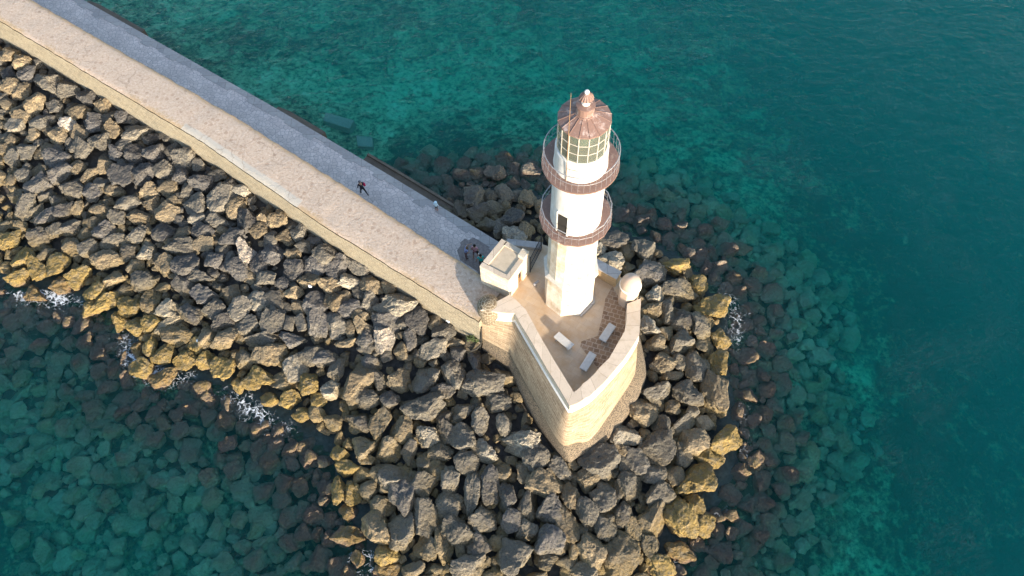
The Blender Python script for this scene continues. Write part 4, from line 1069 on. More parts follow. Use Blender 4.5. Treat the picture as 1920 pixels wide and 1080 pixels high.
def outset(poly, d):
    out = []; n = len(poly)
    for i in range(n):
        a, b = Vector(poly[max(i - 1, 0)]), Vector(poly[min(i + 1, n - 1)]); t = (b - a).normalized(); nr = Vector((t.y, -t.x)); out.append((poly[i][0] + nr.x * d, poly[i][1] + nr.y * d))
    return out
mb = MB()
prof = [(0, 2.25), (.10, 2.9), (.28, 3.6), (.5, 4.2), (.78, 4.75), (.92, 4.98)]
rings = [lerp2(rB, rT, t if t else 0) for t, z in prof]; zs = [z for t, z in prof]
VL = [math.hypot(.5, zs[i + 1] - zs[i]) for i in range(len(zs) - 1)]
loft(mb, rings, zs)
bk = BACK
for a, b in zip([rT[-1]] + bk, bk + [rT[0]]): mb.face([(*a, -1), (*b, -1), (*b, 4.99), (*a, 4.99)])
under(mb.build('bastion_wall', M['bastion'], smooth=58), bast)
mb = MB(); r0, r1, r2 = lerp2(rB, rT, .0), outset(rP, -.10), rP
r3 = outset(rP, .12)
rin = outset(rB, -.3); VL = [.4, .8, .15, .5, 3.0]
loft(mb, [r3, r2, r2, r1, rB, rin], [-1.2, .9, 1.35, 1.55, 2.22, 2.3])
o = mb.build('plinth', M['plinth'], smooth=40); under(o, bast)
mb = MB(); c1, c2 = outset(lerp2(rB, rT, .93), .0), outset(rT, .12); VL = [.1, .1, .1, .1]
loft(mb, [outset(rT, .02), c2, c2, outset(rT, -.02)], [4.92, 4.97, 5.06, 5.12])
under(mb.build('cordon_moulding', M['whitestone'], smooth=40), bast)
# parapet and coping
INN = [(-4.15, -.45), (-3.13, -1.68), (-1.87, -4.56), (-.21, -7.91), (.32, -7.42), (1.0, -6.82), (2.3, -5.55), (3.2, -4.16), (3.65, -3.32), (3.94, -1.5)]
rI = refine(INN)
mb = MB(); VL = [1.0]
loft(mb, [rT, rT], [5.1, 6.05]); 
VL = [1.0]; loft(mb, [rI[::-1], rI[::-1]], [4.9, 6.05])
mb.face([(*rT[0], 4.9), (*rT[0], 6.05), (*rI[0], 6.05), (*rI[0], 4.9)])
under(mb.build('parapet', M['pale_wall'], smooth=40), bast)
mb = MB(); oT, oI = outset(rT, .05), outset(rI, -.05); L = 0; random.seed(9)
oT = [(x + random.uniform(-.025, .025), y + random.uniform(-.025, .025)) for x, y in oT]; oI = [(x + random.uniform(-.03, .03), y + random.uniform(-.03, .03)) for x, y in oI]
for i in range(len(oT) - 1):
    l = math.hypot(oT[i + 1][0] - oT[i][0], oT[i + 1][1] - oT[i][1])
    hz = 6.2 + (.05 if 12 <= i < 19 else 0)
    a, b, c, d = oT[i], oT[i + 1], oI[i + 1], oI[i]
    mb.face([(*a, 6.2), (*b, 6.2), (*c, 6.2), (*d, 6.2)], [(L, 0), (L + l, 0), (L + l, .9), (L, .9)])
    mb.face([(*a, 6.03), (*b, 6.03), (*b, 6.2), (*a, 6.2)], [(L, 0), (L + l, 0), (L + l, .2), (L, .2)])
    mb.face([(*c, 6.03), (*d, 6.03), (*d, 6.2), (*c, 6.2)], [(L, 0), (L + l, 0), (L + l, .2), (L, .2)]); L += l
mb.face([(*oT[0], 6.03), (*oT[0], 6.2), (*oI[0], 6.2), (*oI[0], 6.03)])
under(mb.build('coping', M['coping']), bast)
# small merlon stone on the coping
# floor
mb = MB(); poly = rT + bk
mb.face([(*p, ZF) for p in poly])
under(mb.build('platform_floor', M['platform']), bast)
mb = MB(); cob = [(3.2, .55), (2.6, -.42), (2.19, -2.08), (1.79, -3.3), (.65, -3.66), (.55, -4.05), (1.3, -5.2), (1.75, -5.95), (2.6, -5.05), (3.35, -3.8), (3.75, -2.9), (4.0, -1.5)]
mb.face([(*p, ZF + .004) for p in cob]); under(mb.build('cobbled_strip', M['cobble']), bast)
# corbelled turret where the sea wall meets the bastion
mb = MB(); mb.lathe([(.06, 2.9), (.45, 3.4), (.75, 4.0), (.86, 4.7), (.86, 5.8), (.78, 6.05), (.5, 6.25), (.02, 6.32)], 24, c=(-5.62, -1.05))
tr_ = mb.build('corner_turret', M['turret'], smooth=50); under(tr_, bast)
# back wall between tower and sentry box, and low wall behind the guardhouse
bw = tag((lambda m: (m.prism([(1.2, 2.0), (1.85, 1.57), (3.37, .48), (3.75, 1.02), (2.14, 2.12), (1.5, 2.5)], 4.9, 6.2), m.build('back_wall', M['inner_wall']))[1])(MB()), 'short honey-coloured wall joining the lighthouse to the domed sentry box', 'wall')
mb = MB(); mb.prism([(1.16, 2.05), (1.83, 1.53), (3.36, .44), (3.79, 1.04), (2.16, 2.16), (1.5, 2.55)], 6.16, 6.24); under(mb.build('coping', M['slabs']), bw)
mb = MB(); mb.prism([(-4.35, 4.25), (-1.7, 3.75), (-1.6, 4.3), (-4.2, 4.75)], 1.9, 5.3); lw = tag(mb.build('low_wall', M['slabs'], bevel=.02), 'plain grey low wall behind the guardhouse at the end of the path', 'wall')

# ------------------------------------------------------------------ lighthouse
lh = empty('lighthouse', (0, 0, 5), label='tall white stone lighthouse with two oxide-red galleries and a glazed lantern', cat='lighthouse')
OCT = R(22.5) - R(40)
def lh_part(mb, name, mat, parent=None, smooth=None, **k):
    o = mb.build(name, mat, smooth=smooth, **k)
    if parent is None: return under(o, lh)
    o.parent = parent; o.matrix_parent_inverse = Matrix.Translation((0, 0, -5)) if parent.parent else Matrix.Identity(4)
    return o
ph8 = math.atan2(-1.16, -.47)
mb = MB(); mb.lathe([(1.80, 4.9), (1.77, 5.3), (1.70, 8.95)], 8, ph8); lh_part(mb, 'octagonal_base', M['stain'])
mb = MB(); mb.lathe([(1.74, 8.9), (1.90, 9.02), (1.92, 9.16), (1.60, 9.28)], 8, ph8); lh_part(mb, 'base_cornice', M['trim'])
mb = MB(); mb.lathe([(1.62, 9.2), (1.60, 9.5), (1.56, 14.2), (1.72, 14.6), (2.02, 14.95)], 16, ph8); lh_part(mb, 'middle_shaft', M['stain'], smooth=12)
def gallery(name, z, r, n, ph, railr, railh, posts, npst):
    mb = MB(); mb.lathe([(r - .08, z - .15), (r, z - .11), (r, z), (r - .2, z + .02), (1.0, z + .02)], n, ph, cap=False)
    g = lh_part(mb, name, M['rust'])
    mb = MB()
    for zz, rad in ((z + railh, .032), (z + railh * .5, .014)):
        ring = [(railr * math.cos(ph + 2 * math.pi * k / posts), railr * math.sin(ph + 2 * math.pi * k / posts), zz) for k in range(posts + 1)]
        mb.tube(ring, rad, 6)
    for k in range(npst):
        a = ph + 2 * math.pi * k / npst; mb.tube([((railr + .05) * math.cos(a), (railr + .05) * math.sin(a), z + .02), (railr * math.cos(a), railr * math.sin(a), z + railh)], .007, 5)
    rl = mb.build('railing', M['iron']); rl.parent = g; rl.matrix_parent_inverse = g.matrix_world.inverted() if False else Matrix.Identity(4)
    return g
ga = gallery('lower_gallery', 15.2, 2.2, 16, ph8, 2.08, 1.05, 16, 32)
gb = gallery('upper_gallery', 20.4, 2.13, 40, 0, 2.03, 1.2, 40, 40)
mb = MB(); mb.lathe([(2.02, 14.95), (2.08, 15.0), (2.13, 15.06)], 16, ph8, cap=False); lh_part(mb, 'lower_gallery_soffit', M['white'])
mb = MB(); mb.lathe([(1.53, 15.1), (1.49, 19.3), (1.58, 19.7), (1.85, 20.05), (2.06, 20.22)], 48, 0); lh_part(mb, 'upper_shaft', M['white'], smooth=30)
aD = R(-126)
mb = MB()
def arcbox(mb, a, w, r0, r1, z0, z1):
    da = w / 2 / r1
    p = [(r0 * math.cos(a - da), r0 * math.sin(a - da)), (r1 * math.cos(a - da), r1 * math.sin(a - da)), (r1 * math.cos(a + da), r1 * math.sin(a + da)), (r0 * math.cos(a + da), r0 * math.sin(a + da))]
    mb.prism(p, z0, z1)
arcbox(mb, aD, .62, 1.2, 1.60, 15.25, 17.05); dr = lh_part(mb, 'gallery_doorway', M['dark'])
mb = MB(); arcbox(mb, aD - .235, .09, 1.3, 1.64, 15.25, 17.12); arcbox(mb, aD + .235, .09, 1.3, 1.64, 15.25, 17.12); arcbox(mb, aD, .8, 1.3, 1.64, 17.12, 17.22)
fr_ = mb.build('door_frame', M['white']); fr_.parent = dr
mb = MB(); mb.lathe([(1.50, 20.3), (1.45, 20.9), (1.43, 21.82), (1.36, 21.9), (1.2, 21.92)], 48, 0, cap=False); lh_part(mb, 'lantern_drum', M['white'], smooth=30)
# lantern: sixteen panes, mullions, floor, lens
NG = 16; pg = ph8 + R(6)
def gp(k, r): return (r * math.cos(pg + 2 * math.pi * k / NG), r * math.sin(pg + 2 * math.pi * k / NG))
lan = empty('lantern', (0, 0, 22.1)); lan.parent = lh; lan.matrix_parent_inverse = lh.matrix_basis.inverted(); bpy.context.view_layer.update()
linv = Matrix.Translation((0, 0, -22.1))
def lan_part(mb, name, mat, **k):
    o = mb.build(name, mat, **k); o.parent = lan; o.matrix_parent_inverse = linv; return o
for k in range(NG):
    mb = MB(); a, b = gp(k, 1.315), gp(k + 1, 1.315)
    for z0, z1 in ((21.94, 23.96),): mb.face([(*a, z0), (*b, z0), (*b, z1), (*a, z1)])
    lan_part(mb, 'lantern_pane', M['glass'], weld=False)
mb = MB()
for k in range(NG):
    a = gp(k, 1.33); mb.tube([(*a, 21.9), (*a, 24.0)], .03, 4)
    b = gp(k + 1, 1.33)
    for z in (21.93, 22.6, 23.28, 23.97): mb.tube([(*a, z), (*b, z)], .02, 4)
lan_part(mb, 'glazing_bars', M['trim'])
mb = MB(); mb.lathe([(1.22, 21.93), (.02, 21.94)], 16, 0, cap=False); lan_part(mb, 'lantern_floor', M['rust'])
mb = MB(); pr_ = [(.05, 21.96), (.30, 21.96), (.30, 22.4), (.52, 22.45)]
for i in range(9): z = 22.45 + i * .1; pr_ += [(.60 + .12 * math.sin(math.pi * i / 8), z + .01), (.52 + .12 * math.sin(math.pi * i / 8), z + .09)]
pr_ += [(.3, 23.4), (.05, 23.42)]
mb.lathe(pr_, 24, 0); lan_part(mb, 'fresnel_lens', M['lens'])
# roof
mb = MB(); mb.lathe([(1.24, 23.94), (1.385, 23.94), (1.385, 24.01), (.47, 24.40), (.40, 24.40)], 16, pg, cap=False); rf = lh_part(mb, 'lantern_roof', M['roofmetal'])
mb = MB()
for k in range(16):
    a = pg + 2 * math.pi * k / 16; mb.tube([(1.385 * math.cos(a), 1.385 * math.sin(a), 24.02), (.48 * math.cos(a), .48 * math.sin(a), 24.41)], .016, 4)
o = mb.build('roof_seam', M['roofmetal']); o.parent = rf
mb = MB(); mb.lathe([(.52, 24.34), (.52, 24.44), (.46, 24.46), (.46, 24.9), (.49, 24.92), (.49, 24.98), (.15, 25.06)], 16, pg, cap=False); o = mb.build('roof_ventilator', M['roofmetal']); o.parent = rf
mb = MB(); mb.lathe([(.26, 24.98), (.19, 25.08), (.19, 25.42), (.24, 25.46)], 16, pg, cap=False); o = mb.build('ventilator_neck', M['whitestone']); o.parent = rf
mb = MB(); mb.lathe([(.20, 25.36), (.36, 25.42), (.30, 25.56), (.13, 25.72), (.08, 25.76)], 48, 0, star=lambda a: 1 + .09 * math.cos(16 * a)); o = mb.build('fluted_cap', M['roofmetal'], smooth=30); o.parent = rf
mb = MB(); mb.lathe([(.02, 25.70)] + [(.125 * math.sin(math.pi * q / 8), 25.84 - .125 * math.cos(math.pi * q / 8)) for q in range(1, 8)] + [(.01, 25.965)], 16, 0); o = mb.build('finial_ball', M['whitestone'], smooth=60); o.parent = rf
mb = MB(); mb.tube([(-.88, -1.22, 20.4), (-.9, -1.24, 24.4), (-.92, -1.26, 27.2)], [.026, .022, .014], 6); lh_part(mb, 'lightning_rod', M['copper'])
mb = MB()
a = [(1.80 * math.cos(ph8 + 2 * math.pi * k / 8), 1.80 * math.sin(ph8 + 2 * math.pi * k / 8)) for k in range(8)]
for k in (1, 2):
    p, q = a[k], a[(k + 1) % 8]; p2, q2 = (p[0] * 1.09, p[1] * 1.09), (q[0] * 1.09, q[1] * 1.09)
    mb.prism([p, p2, q2, q], 5.0, 5.14)
lh_part(mb, 'base_step', M['slabs'])
mb = MB(); arcbox(mb, R(-70), .12, 1.7, 1.78, 6.0, 6.35); arcbox(mb, R(-63), .1, 1.66, 1.72, 11.6, 12.0)

# ------------------------------------------------------------------ guardhouse
GN, GE, GS, GW = Vector((-4.54, 3.25)), Vector((-2.75, 1.92)), Vector((-4.2, -.15)), Vector((-6.15, 1.12))
gh = empty('guardhouse', (-4.4, 1.5, 5), label='small flat-roofed limewashed guardhouse between the path end and the lighthouse', cat='hut')
def gh_part(mb, name, mat, parent=None, **k):
    o = mb.build(name, mat, **k)
    if parent is None: return under(o, gh)
    o.parent = parent; return o
cen = (GN + GE + GS + GW) / 4
def inset(P, d): return [tuple(p + (cen - p).normalized() * d * 1.3) for p in P]
quad = [GW, GS, GE, GN]
dS, dE = GS + (GE - GS) * .46, GS + (GE - GS) * .70
nrm = Vector(((GE - GS).y, -(GE - GS).x)).normalized()
mb = MB()
def wallseg(a, b, z0, z1, th=.32):
    t = (b - a).normalized(); n_ = Vector((-t.y, t.x)); mb.prism([tuple(a), tuple(b), tuple(b + n_ * th), tuple(a + n_ * th)], z0, z1)
wallseg(GW, GS, 1.9, 7.62); wallseg(GE, GN, 1.9, 7.6); wallseg(GN, GW, 1.9, 7.61)
wallseg(GS, dS, 4.9, 7.595); wallseg(dE, GE, 4.9, 7.595); wallseg(dS, dE, 6.75, 7.595)
gw = gh_part(mb, 'guardhouse_wall', M['pale_wall'], weld=False)
mb = MB(); wallseg(dS - nrm * .14, dE - nrm * .14, 5.0, 6.75, .08); dd = gh_part(mb, 'door', M['wood'])
mb = MB(); wallseg(dS - nrm * .12 + (dE - dS) * .5, dS - nrm * .12 + (dE - dS) * .86, 5.7, 6.4, .03); o = mb.build('door_grille', M['darkiron']); o.parent = dd
mb = MB(); mb.face([(*p, 7.6) for p in inset(quad, .15)]); rf2 = gh_part(mb, 'flat_roof', M['rooftile'])
mb = MB()
for a, b, w in ((GW, GS, .36), (GS, GE, .36), (GE, GN, .36), (GN, GW, .46)):
    t = (b - a).normalized(); n_ = Vector((-t.y, t.x)); mb.prism([tuple(a - n_ * .03), tuple(b - n_ * .03 - t * w * .96), tuple(b + n_ * w - t * w * .96), tuple(a + n_ * w)], 7.6, 7.68)
gh_part(mb, 'roof_coping', M['coping'], bevel=.02)
mb = MB(); t1 = (GN - GE).normalized(); t2 = (GS - GE).normalized(); mb.prism([tuple(GE - t1 * .04 - t2 * .04), tuple(GE + t1 * .5 - t2 * .04), tuple(GE + t1 * .5 + t2 * .62), tuple(GE - t1 * .04 + t2 * .62)][::-1], 7.58, 7.98)
gh_part(mb, 'corner_block', M['pale_wall'], bevel=.02)

# gate of iron bars
gt = empty('iron_gate', (-2.2, 2.9, 5), label='dark iron bar gate between the guardhouse and the lighthouse', cat='gate')
g0, g1 = Vector((-2.62, 2.0)), Vector((-1.72, 3.8)); mb = MB()
for k in range(13): p = g0 + (g1 - g0) * (k / 12); mb.tube([(*p, 5.05), (*p, 7.0)], .018, 5)
under(mb.build('gate_bars', M['darkiron']), gt)
mb = MB()
for z in (5.12, 6.0, 6.9): mb.tube([(*g0, z), (*g1, z)], .028, 5)
for p in (g0, g1): mb.tube([(*p, 5.0), (*p, 7.1)], .045, 6)
under(mb.build('gate_frame', M['darkiron']), gt)

# ------------------------------------------------------------------ sentry box with dome
sx_, sy_ = 4.12, -.62
sb = empty('sentry_box', (sx_, sy_, 5), label='small round sentry box with a pinkish onion-like dome on the bastion corner', cat='sentry box')
mb = MB(); mb.lathe([(.68, 4.0), (.69, 6.3), (.69, 7.2)], 8, R(22.5), c=(sx_, sy_)); under(mb.build('sentry_wall', M['dome']), sb)
mb = MB(); mb.lathe([(.69, 7.15), (.76, 7.22), (.76, 7.3), (.69, 7.36)], 32, 0, c=(sx_, sy_)); under(mb.build('dome_moulding', M['whitestone'], smooth=40), sb)
mb = MB(); mb.lathe([(.70, 7.34)] + [(.72 * math.cos(q / 12 * math.pi / 2) ** .9, 7.36 + .95 * math.sin(q / 12 * math.pi / 2)) for q in range(0, 12)] + [(.01, 8.32)], 36, 0, c=(sx_, sy_)); under(mb.build('dome', M['dome'], smooth=60), sb)

# ------------------------------------------------------------------ benches
def bench(c4, label, first=[None]):
    c = Vector((0, 0)); P = [Vector(p) for p in c4]
    for p in P: c += p / 4
    ax = ((P[0] - P[3]) + (P[1] - P[2])) if (P[0] - P[3]).length + (P[1] - P[2]).length > (P[0] - P[1]).length + (P[3] - P[2]).length else ((P[1] - P[0]) + (P[2] - P[3]))
    rz = math.atan2(ax.y, ax.x)
    if first[0] is None:
        e = empty('stone_bench', (c.x, c.y, ZF), rz, label=label, cat='bench', group='stone benches on the bastion')
        mb = MB(); mb.box((0, 0, .40), (1.42, .56, .12)); o = mb.build('seat', M['bench'], bevel=.02); o.parent = e
        for sx in (-.5, .5):
            mb = MB(); mb.box((sx, 0, .17), (.16, .46, .34)); o = mb.build('leg', M['bench'], bevel=.015); o.parent = e
        first[0] = e; return e
    src = first[0]; e = src.copy(); col.objects.link(e); e.location = (c.x, c.y, ZF); e.rotation_euler = (0, 0, rz); e['label'] = label
    for ch in src.children: q = ch.copy(); col.objects.link(q); q.parent = e
    return e
bench([(-1.23, -3.54), (-.66, -3.2), (.06, -3.92), (-.48, -4.33)], 'pale stone bench, the one apart from the cobbled strip in front of the tower')
bench([(1.9, -3.68), (2.66, -2.61), (3.01, -2.83), (2.25, -3.89)], 'pale stone bench standing on the cobbles, the one closest to the sentry box')
bench([(.39, -5.74), (1.09, -4.68), (1.5, -4.97), (.81, -5.99)], 'pale stone bench closest to the tip of the bastion')

fl = empty('floodlight', (-2.25, .75, ZF), R(20), label='small grey floodlight on a post at the shaded foot of the lighthouse', cat='floodlight')
mb = MB(); mb.tube([(0, 0, 0), (0, 0, .5)], .03, 6); o = mb.build('post', M['iron']); o.parent = fl
mb = MB(); mb.box((0, 0, .58), (.5, .16, .2), .3); o = mb.build('lamp_housing', M['iron'], bevel=.02); o.parent = fl

# ------------------------------------------------------------------ drain pipe, weeds, litter
mb = MB(); mb.tube([(-6.28, -1.75, 4.0), (-6.33, -1.95, 3.4), (-6.36, -2.02, 2.4), (-6.42, -2.15, 1.9), (-6.75, -2.4, 1.65), (-7.2, -2.5, 1.5)], .085, 8)
tag(mb.build('drain_pipe', M['pipe'], smooth=60), 'black bent drain pipe running down beside the corner turret', 'pipe')
rs = np.random.RandomState(4); mb = MB()
for k in range(260):
    a = rs.uniform(0, 6.28); r = rs.uniform(0, .55) ** .8; c = Vector((-6.9 + r * math.cos(a), -1.75 + r * .5 * math.sin(a), 1.9 + rs.uniform(0, .55) * (1 - r)))
    d = Vector((rs.randn(), rs.randn(), rs.rand() + .2)).normalized() * rs.uniform(.08, .2); w = d.orthogonal().normalized() * .035
    mb.face([c - w, c + w, c + d + w * .4, c + d - w * .4])
tag(mb.build('weed_clump', M['leaf'], weld=False), 'olive green weeds growing at the foot of the sea wall by the drain pipe', 'plant')
def litter(x, y, z, s, name, label, seed):
    P, F = rock_proto(seed, 3); me = bpy.data.meshes.new(name); me.from_pydata((P * [s, s * .8, s * .5]).tolist(), [], F); me.materials.append(M['litter'])
    o = bpy.data.objects.new(name, me); o.location = (x, y, z); tag(link(o), label, 'litter')
def zat(x, y): return float(mound(np.array([x]), np.array([y]))[0][0])
for (x, y, s, lab, sd) in ((-27.67, -.58, .34, 'crumpled white litter among ochre-stained boulders', 901), (-8.81, -.22, .4, 'crumpled pale litter lying against the sea wall near the turret', 902), (-19.35, 3.14, .3, 'crumpled white litter among boulders midway along the sea wall', 903), (1.08, -13.97, .34, 'crumpled white litter on a boulder in front of the bastion tip', 904)):
    litter(x, y, zat(x, y) + .75, s, 'crumpled_litter', lab, sd)

# ------------------------------------------------------------------ people
def person(loc, heading, H, pose, clothes, hair, label, extra=None):
    """one skinned body; joints in metres for a 1.75 m figure facing +Y, scaled to H"""
    k = H / 1.75
    root = empty('person', loc, heading, label=label, cat='person')
    J = {}; E = []; Rr = {}; reg = {}
    def add(n, p, r, par=None, rg=None):
        J[n] = Vector(p) * k; Rr[n] = r * k; reg[n] = rg
        if par: E.append((par, n))
    lean = pose.get('lean', .05)
    def L(x, y, z): return (x, y + lean * max(z - .95, 0), z)
    add('pelvis', L(0, 0, .95), .13, None, 'legs'); add('waist', L(0, 0, 1.10), .125, 'pelvis', 'top'); add('chest', L(0, .01, 1.32), .15, 'waist', 'top'); add('neck', L(0, .01, 1.48), .06, 'chest', 'skin')
    add('skull', L(0, .035, 1.60), .088, 'neck', 'skin'); add('crown', L(0, .02, 1.70), .062, 'skull', 'skin'); add('nose', L(0, .135, 1.595), .013, 'skull', 'skin')
    for sd, sg in (('l', -1), ('r', 1)):
        hy, hz, sp = pose.get('leg_' + sd, (0, 0, .0))
        add('hip' + sd, (sg * .09, 0, .88), .095, 'pelvis', 'legs'); add('knee' + sd, (sg * (.1 + sp * .5), hy * .55 + .03, .48), .06, 'hip' + sd, 'legs'); add('ankle' + sd, (sg * (.1 + sp), hy, .09 + hz), .042, 'knee' + sd, pose.get('calf', 'legs')); add('toe' + sd, (sg * (.12 + sp), hy + .17, .035 + hz), .036, 'ankle' + sd, 'shoes')
        add('heel' + sd, (sg * (.1 + sp), hy - .05, .035 + hz), .034, 'ankle' + sd, 'shoes')
        el, wr = pose.get('arm_' + sd, ((.28, -.03, 1.13), (.27, .10, .90)))
        add('sh' + sd, L(sg * .19, 0, 1.41), .068, 'chest', 'top'); add('el' + sd, L(sg * el[0], el[1], el[2]), .045, 'sh' + sd, pose.get('sleeve', 'top')); add('wr' + sd, L(sg * wr[0], wr[1], wr[2]), .03, 'el' + sd, pose.get('fore', 'skin'))
        d = (Vector(J['wr' + sd]) - Vector(J['el' + sd])).normalized(); side = d.cross(Vector((0, 0, 1)) if abs(d.z) < .8 else Vector((0, 1, 0))).normalized()
        p0 = J['wr' + sd] / k; add('palm' + sd, p0 + d * .06, .03, 'wr' + sd, 'skin')
        for q, (ln, off) in enumerate(((.075, -.027), (.09, -.009), (.085, .009), (.065, .026))):
            b = p0 + d * .085 + side * off; add('f%d%s' % (q, sd), b, .0095, 'palm' + sd, 'skin'); add('g%d%s' % (q, sd), b + d * ln + Vector((0, .012, -.008)), .0075, 'f%d%s' % (q, sd), 'skin')
        add('th' + sd, p0 + d * .05 - side * .045 * sg, .0105, 'palm' + sd, 'skin'); add('tt' + sd, p0 + d * .09 - side * .06 * sg, .0085, 'th' + sd, 'skin')
    names = list(J); idx = {n: i for i, n in enumerate(names)}
    me = bpy.data.meshes.new('body'); me.from_pydata([J[n] for n in names], [(idx[a], idx[b]) for a, b in E], [])
    ob = bpy.data.objects.new('body', me); col.objects.link(ob)
    md = ob.modifiers.new('s', 'SKIN'); md.use_smooth_shade = True
    for i, n in enumerate(names): me.skin_vertices[0].data[i].radius = (Rr[n], Rr[n])
    me.skin_vertices[0].data[0].use_root = True
    sdv = ob.modifiers.new('u', 'SUBSURF'); sdv.levels = 1; sdv.render_levels = 1
    dg = bpy.context.evaluated_depsgraph_get(); nm = bpy.data.meshes.new_from_object(ob.evaluated_get(dg)); nm.name = 'body'
    bpy.data.objects.remove(ob); bpy.data.meshes.remove(me)
    order = ['skin', 'top', 'legs', 'shoes']; nm.materials.clear()
    for m in (M['skin'], M[clothes['top']], M[clothes['legs']], M[clothes['shoes']]): nm.materials.append(m)
    A = np.array([J[a][:] for a, b in E]); Bv = np.array([J[b][:] for a, b in E]); rg = [reg[b] for a, b in E]; rr = np.array([max(Rr[a], Rr[b]) for a, b in E])
    for p in nm.polygons:
        c = np.array(p.center[:]); dv = Bv - A; t = np.clip(((c - A) * dv).sum(1) / (dv * dv).sum(1), 0, 1); d = np.linalg.norm(c - A - t[:, None] * dv, axis=1) - rr
        p.material_index = order.index(rg[int(d.argmin())]); p.use_smooth = True
    body = bpy.data.objects.new('body', nm); link(body, root)
    hp = J['skull']
    mb = MB()
    for sg in (-1, 1):
        e = hp + Vector((sg * .033, .083, .005)) * k
        mb.lathe([(.002 * k, e.z - .011 * k), (.011 * k, e.z), (.002 * k, e.z + .011 * k)], 6, 0, c=(e.x, e.y))
    mb.build('eyes', M['eye']).parent = root
    mb = MB()
    for sg in (-1, 1): mb.box(tuple(hp + Vector((sg * .09, -.005, -.01)) * k), (.02 * k, .045 * k, .06 * k))
    mb.build('ears', M['skin'], bevel=.006).parent = root
    mb = MB(); mb.box(tuple(hp + Vector((0, .088, -.05)) * k), (.05 * k, .012 * k, .012 * k)); mb.build('mouth', M['c_mauve']).parent = root
    # hair or hat as a cap over the skull
    hm, style = hair; mb = MB(); c = hp + Vector((0, -.015, .045)) * k
    def cap_(r, zt, zb): return [(.01, c.z + zt * k)] + [(r * math.sin(q) * k, c.z + (zb + (zt - zb) * math.cos(q)) * k) for q in (.4, .8, 1.2, 1.57)]
    pf = cap_(.108, .10, -.02)
    if style == 'hat': pf = cap_(.12, .12, .0) + [(.19 * k, c.z - .015 * k), (.19 * k, c.z - .028 * k), (.10 * k, c.z - .02 * k)]
    elif style == 'long': pf += [(.112 * k, c.z - .10 * k), (.125 * k, c.z - .22 * k), (.10 * k, c.z - .32 * k)]
    else: pf += [(.10 * k, c.z - .06 * k)]
    yo = -.035 if style == 'long' else -.012
    mb.lathe(pf[::-1], 16, 0, c=(c.x, c.y + yo * k), cap=False); mb.build('hat' if style == 'hat' else 'hair', M[hm], smooth=60).parent = root
    if extra: extra(root, J, k)
    return root
H_ = lambda dx, dy: math.atan2(-dx, dy)
def bag_red(root, J, k):
    mb = MB(); mb.box((.27, .02, 1.18), (.16, .24, .34), .1); tag(mb.build('shoulder_bag', M['c_red'], bevel=.04)).parent = root
person((-15.72, 11.55, ZP), H_(-.55, .8), 1.78, {'leg_l': (.26, 0, .0), 'leg_r': (-.34, .06, .12), 'arm_l': ((.3, .02, 1.14), (.26, .16, .98)), 'lean': .16, 'fore': 'top'}, dict(top='c_navy', legs='c_black', shoes='c_black'), ('c_grey', 'short'), 'person in dark clothes walking close to the sea wall with a red bag', bag_red)
person((-9.77, 9.7, ZP + .02), H_(.3, .95), 1.2, {'sleeve': 'top', 'calf': 'skin'}, dict(top='c_hat', legs='c_brown', shoes='c_red'), ('c_hat', 'hat'), 'child in a pale blue hat standing at the quay edge')
person((-7.45, 5.15, ZP), H_(.9, .3), 1.66, {'arm_l': ((.34, .16, 1.36), (.30, .40, 1.42)), 'arm_r': ((.3, .05, 1.15), (.2, .2, 1.05)), 'lean': .3, 'sleeve': 'skin'}, dict(top='c_denim', legs='c_mauve', shoes='c_black'), ('c_khaki', 'long'), 'person with long brown hair in a pale blue top leaning forward by the guardhouse')
def strap(root, J, k):
    mb = MB(); mb.tube([(-.17, .02, 1.47), (-.12, -.15, 1.40), (.02, -.18, 1.24), (.2, -.12, 1.06)], .016, 5); mb.build('bag_strap', M['c_black']).parent = root
    mb = MB(); mb.box((.25, -.05, 1.0), (.10, .2, .2)); mb.build('small_bag', M['c_black'], bevel=.03).parent = root
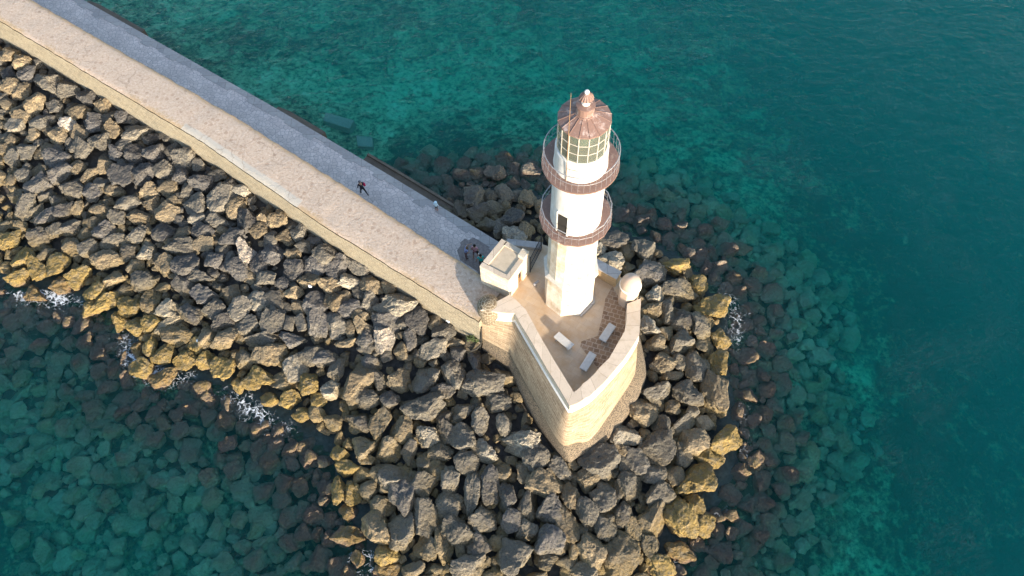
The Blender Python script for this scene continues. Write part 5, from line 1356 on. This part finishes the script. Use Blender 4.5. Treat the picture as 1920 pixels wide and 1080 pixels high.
person((-6.72, 5.2, ZP), H_(.25, .95), 1.78, {'leg_l': (-.12, 0, .02), 'leg_r': (.2, 0, .06), 'lean': .08, 'sleeve': 'skin', 'calf': 'skin'}, dict(top='c_pink', legs='c_mauve', shoes='c_white'), ('c_darkhair', 'short'), 'person in a pink shirt with a black cross-body bag near the guardhouse', strap)
person((-6.25, 4.35, ZP), H_(-.2, .95), 1.76, {'arm_l': ((.32, .02, 1.14), (.36, .06, .92)), 'lean': .06, 'sleeve': 'skin'}, dict(top='c_teal', legs='c_brown', shoes='c_black'), ('c_darkhair', 'short'), 'person in a turquoise shirt half hidden beside the guardhouse')

# ------------------------------------------------------------------ light, sky, camera
AZ, EL = 28.0, 14.0      # sun behind the camera to the right, low
world = bpy.data.worlds.new('World'); sc.world = world; world.use_nodes = True; nt = world.node_tree
sky = nt.nodes.new('ShaderNodeTexSky'); sky.sky_type = 'NISHITA'; sky.sun_disc = False
sd = Vector((math.sin(R(AZ)) * math.cos(R(EL)), -math.cos(R(AZ)) * math.cos(R(EL)), math.sin(R(EL))))
sky.sun_elevation = R(EL); sky.sun_rotation = math.atan2(sd.x, sd.y)
bg = nt.nodes['Background']; nt.links.new(sky.outputs[0], bg.inputs[0]); bg.inputs[1].default_value = .15
sl = bpy.data.lights.new('sun', 'SUN'); sl.energy = 3.9; sl.angle = R(1.0); sl.color = (1.0, .87, .70)
so = bpy.data.objects.new('sun', sl); link(so); so.rotation_euler = (-sd).to_track_quat('-Z', 'Y').to_euler()
cam = bpy.data.cameras.new('camera'); co = bpy.data.objects.new('camera', cam); link(co)
cam.sensor_width = 36; cam.lens = CAM_LENS; cam.clip_start = .5; cam.clip_end = 2000
co.matrix_world = Matrix(CAM_M); sc.camera = co
sc.view_settings.view_transform = 'Standard'; sc.view_settings.look = 'None'; sc.view_settings.gamma = 1; sc.view_settings.exposure = 1.5
sc.render.engine = 'CYCLES'; cy = sc.cycles
cy.use_denoising = True
try: cy.denoiser = 'OPENIMAGEDENOISE'
except Exception: pass
cy.max_bounces = 6; cy.diffuse_bounces = 3; cy.glossy_bounces = 2; cy.transparent_max_bounces = 24; cy.volume_bounces = 1; cy.transmission_bounces = 4
cy.caustics_reflective = False; cy.caustics_refractive = False
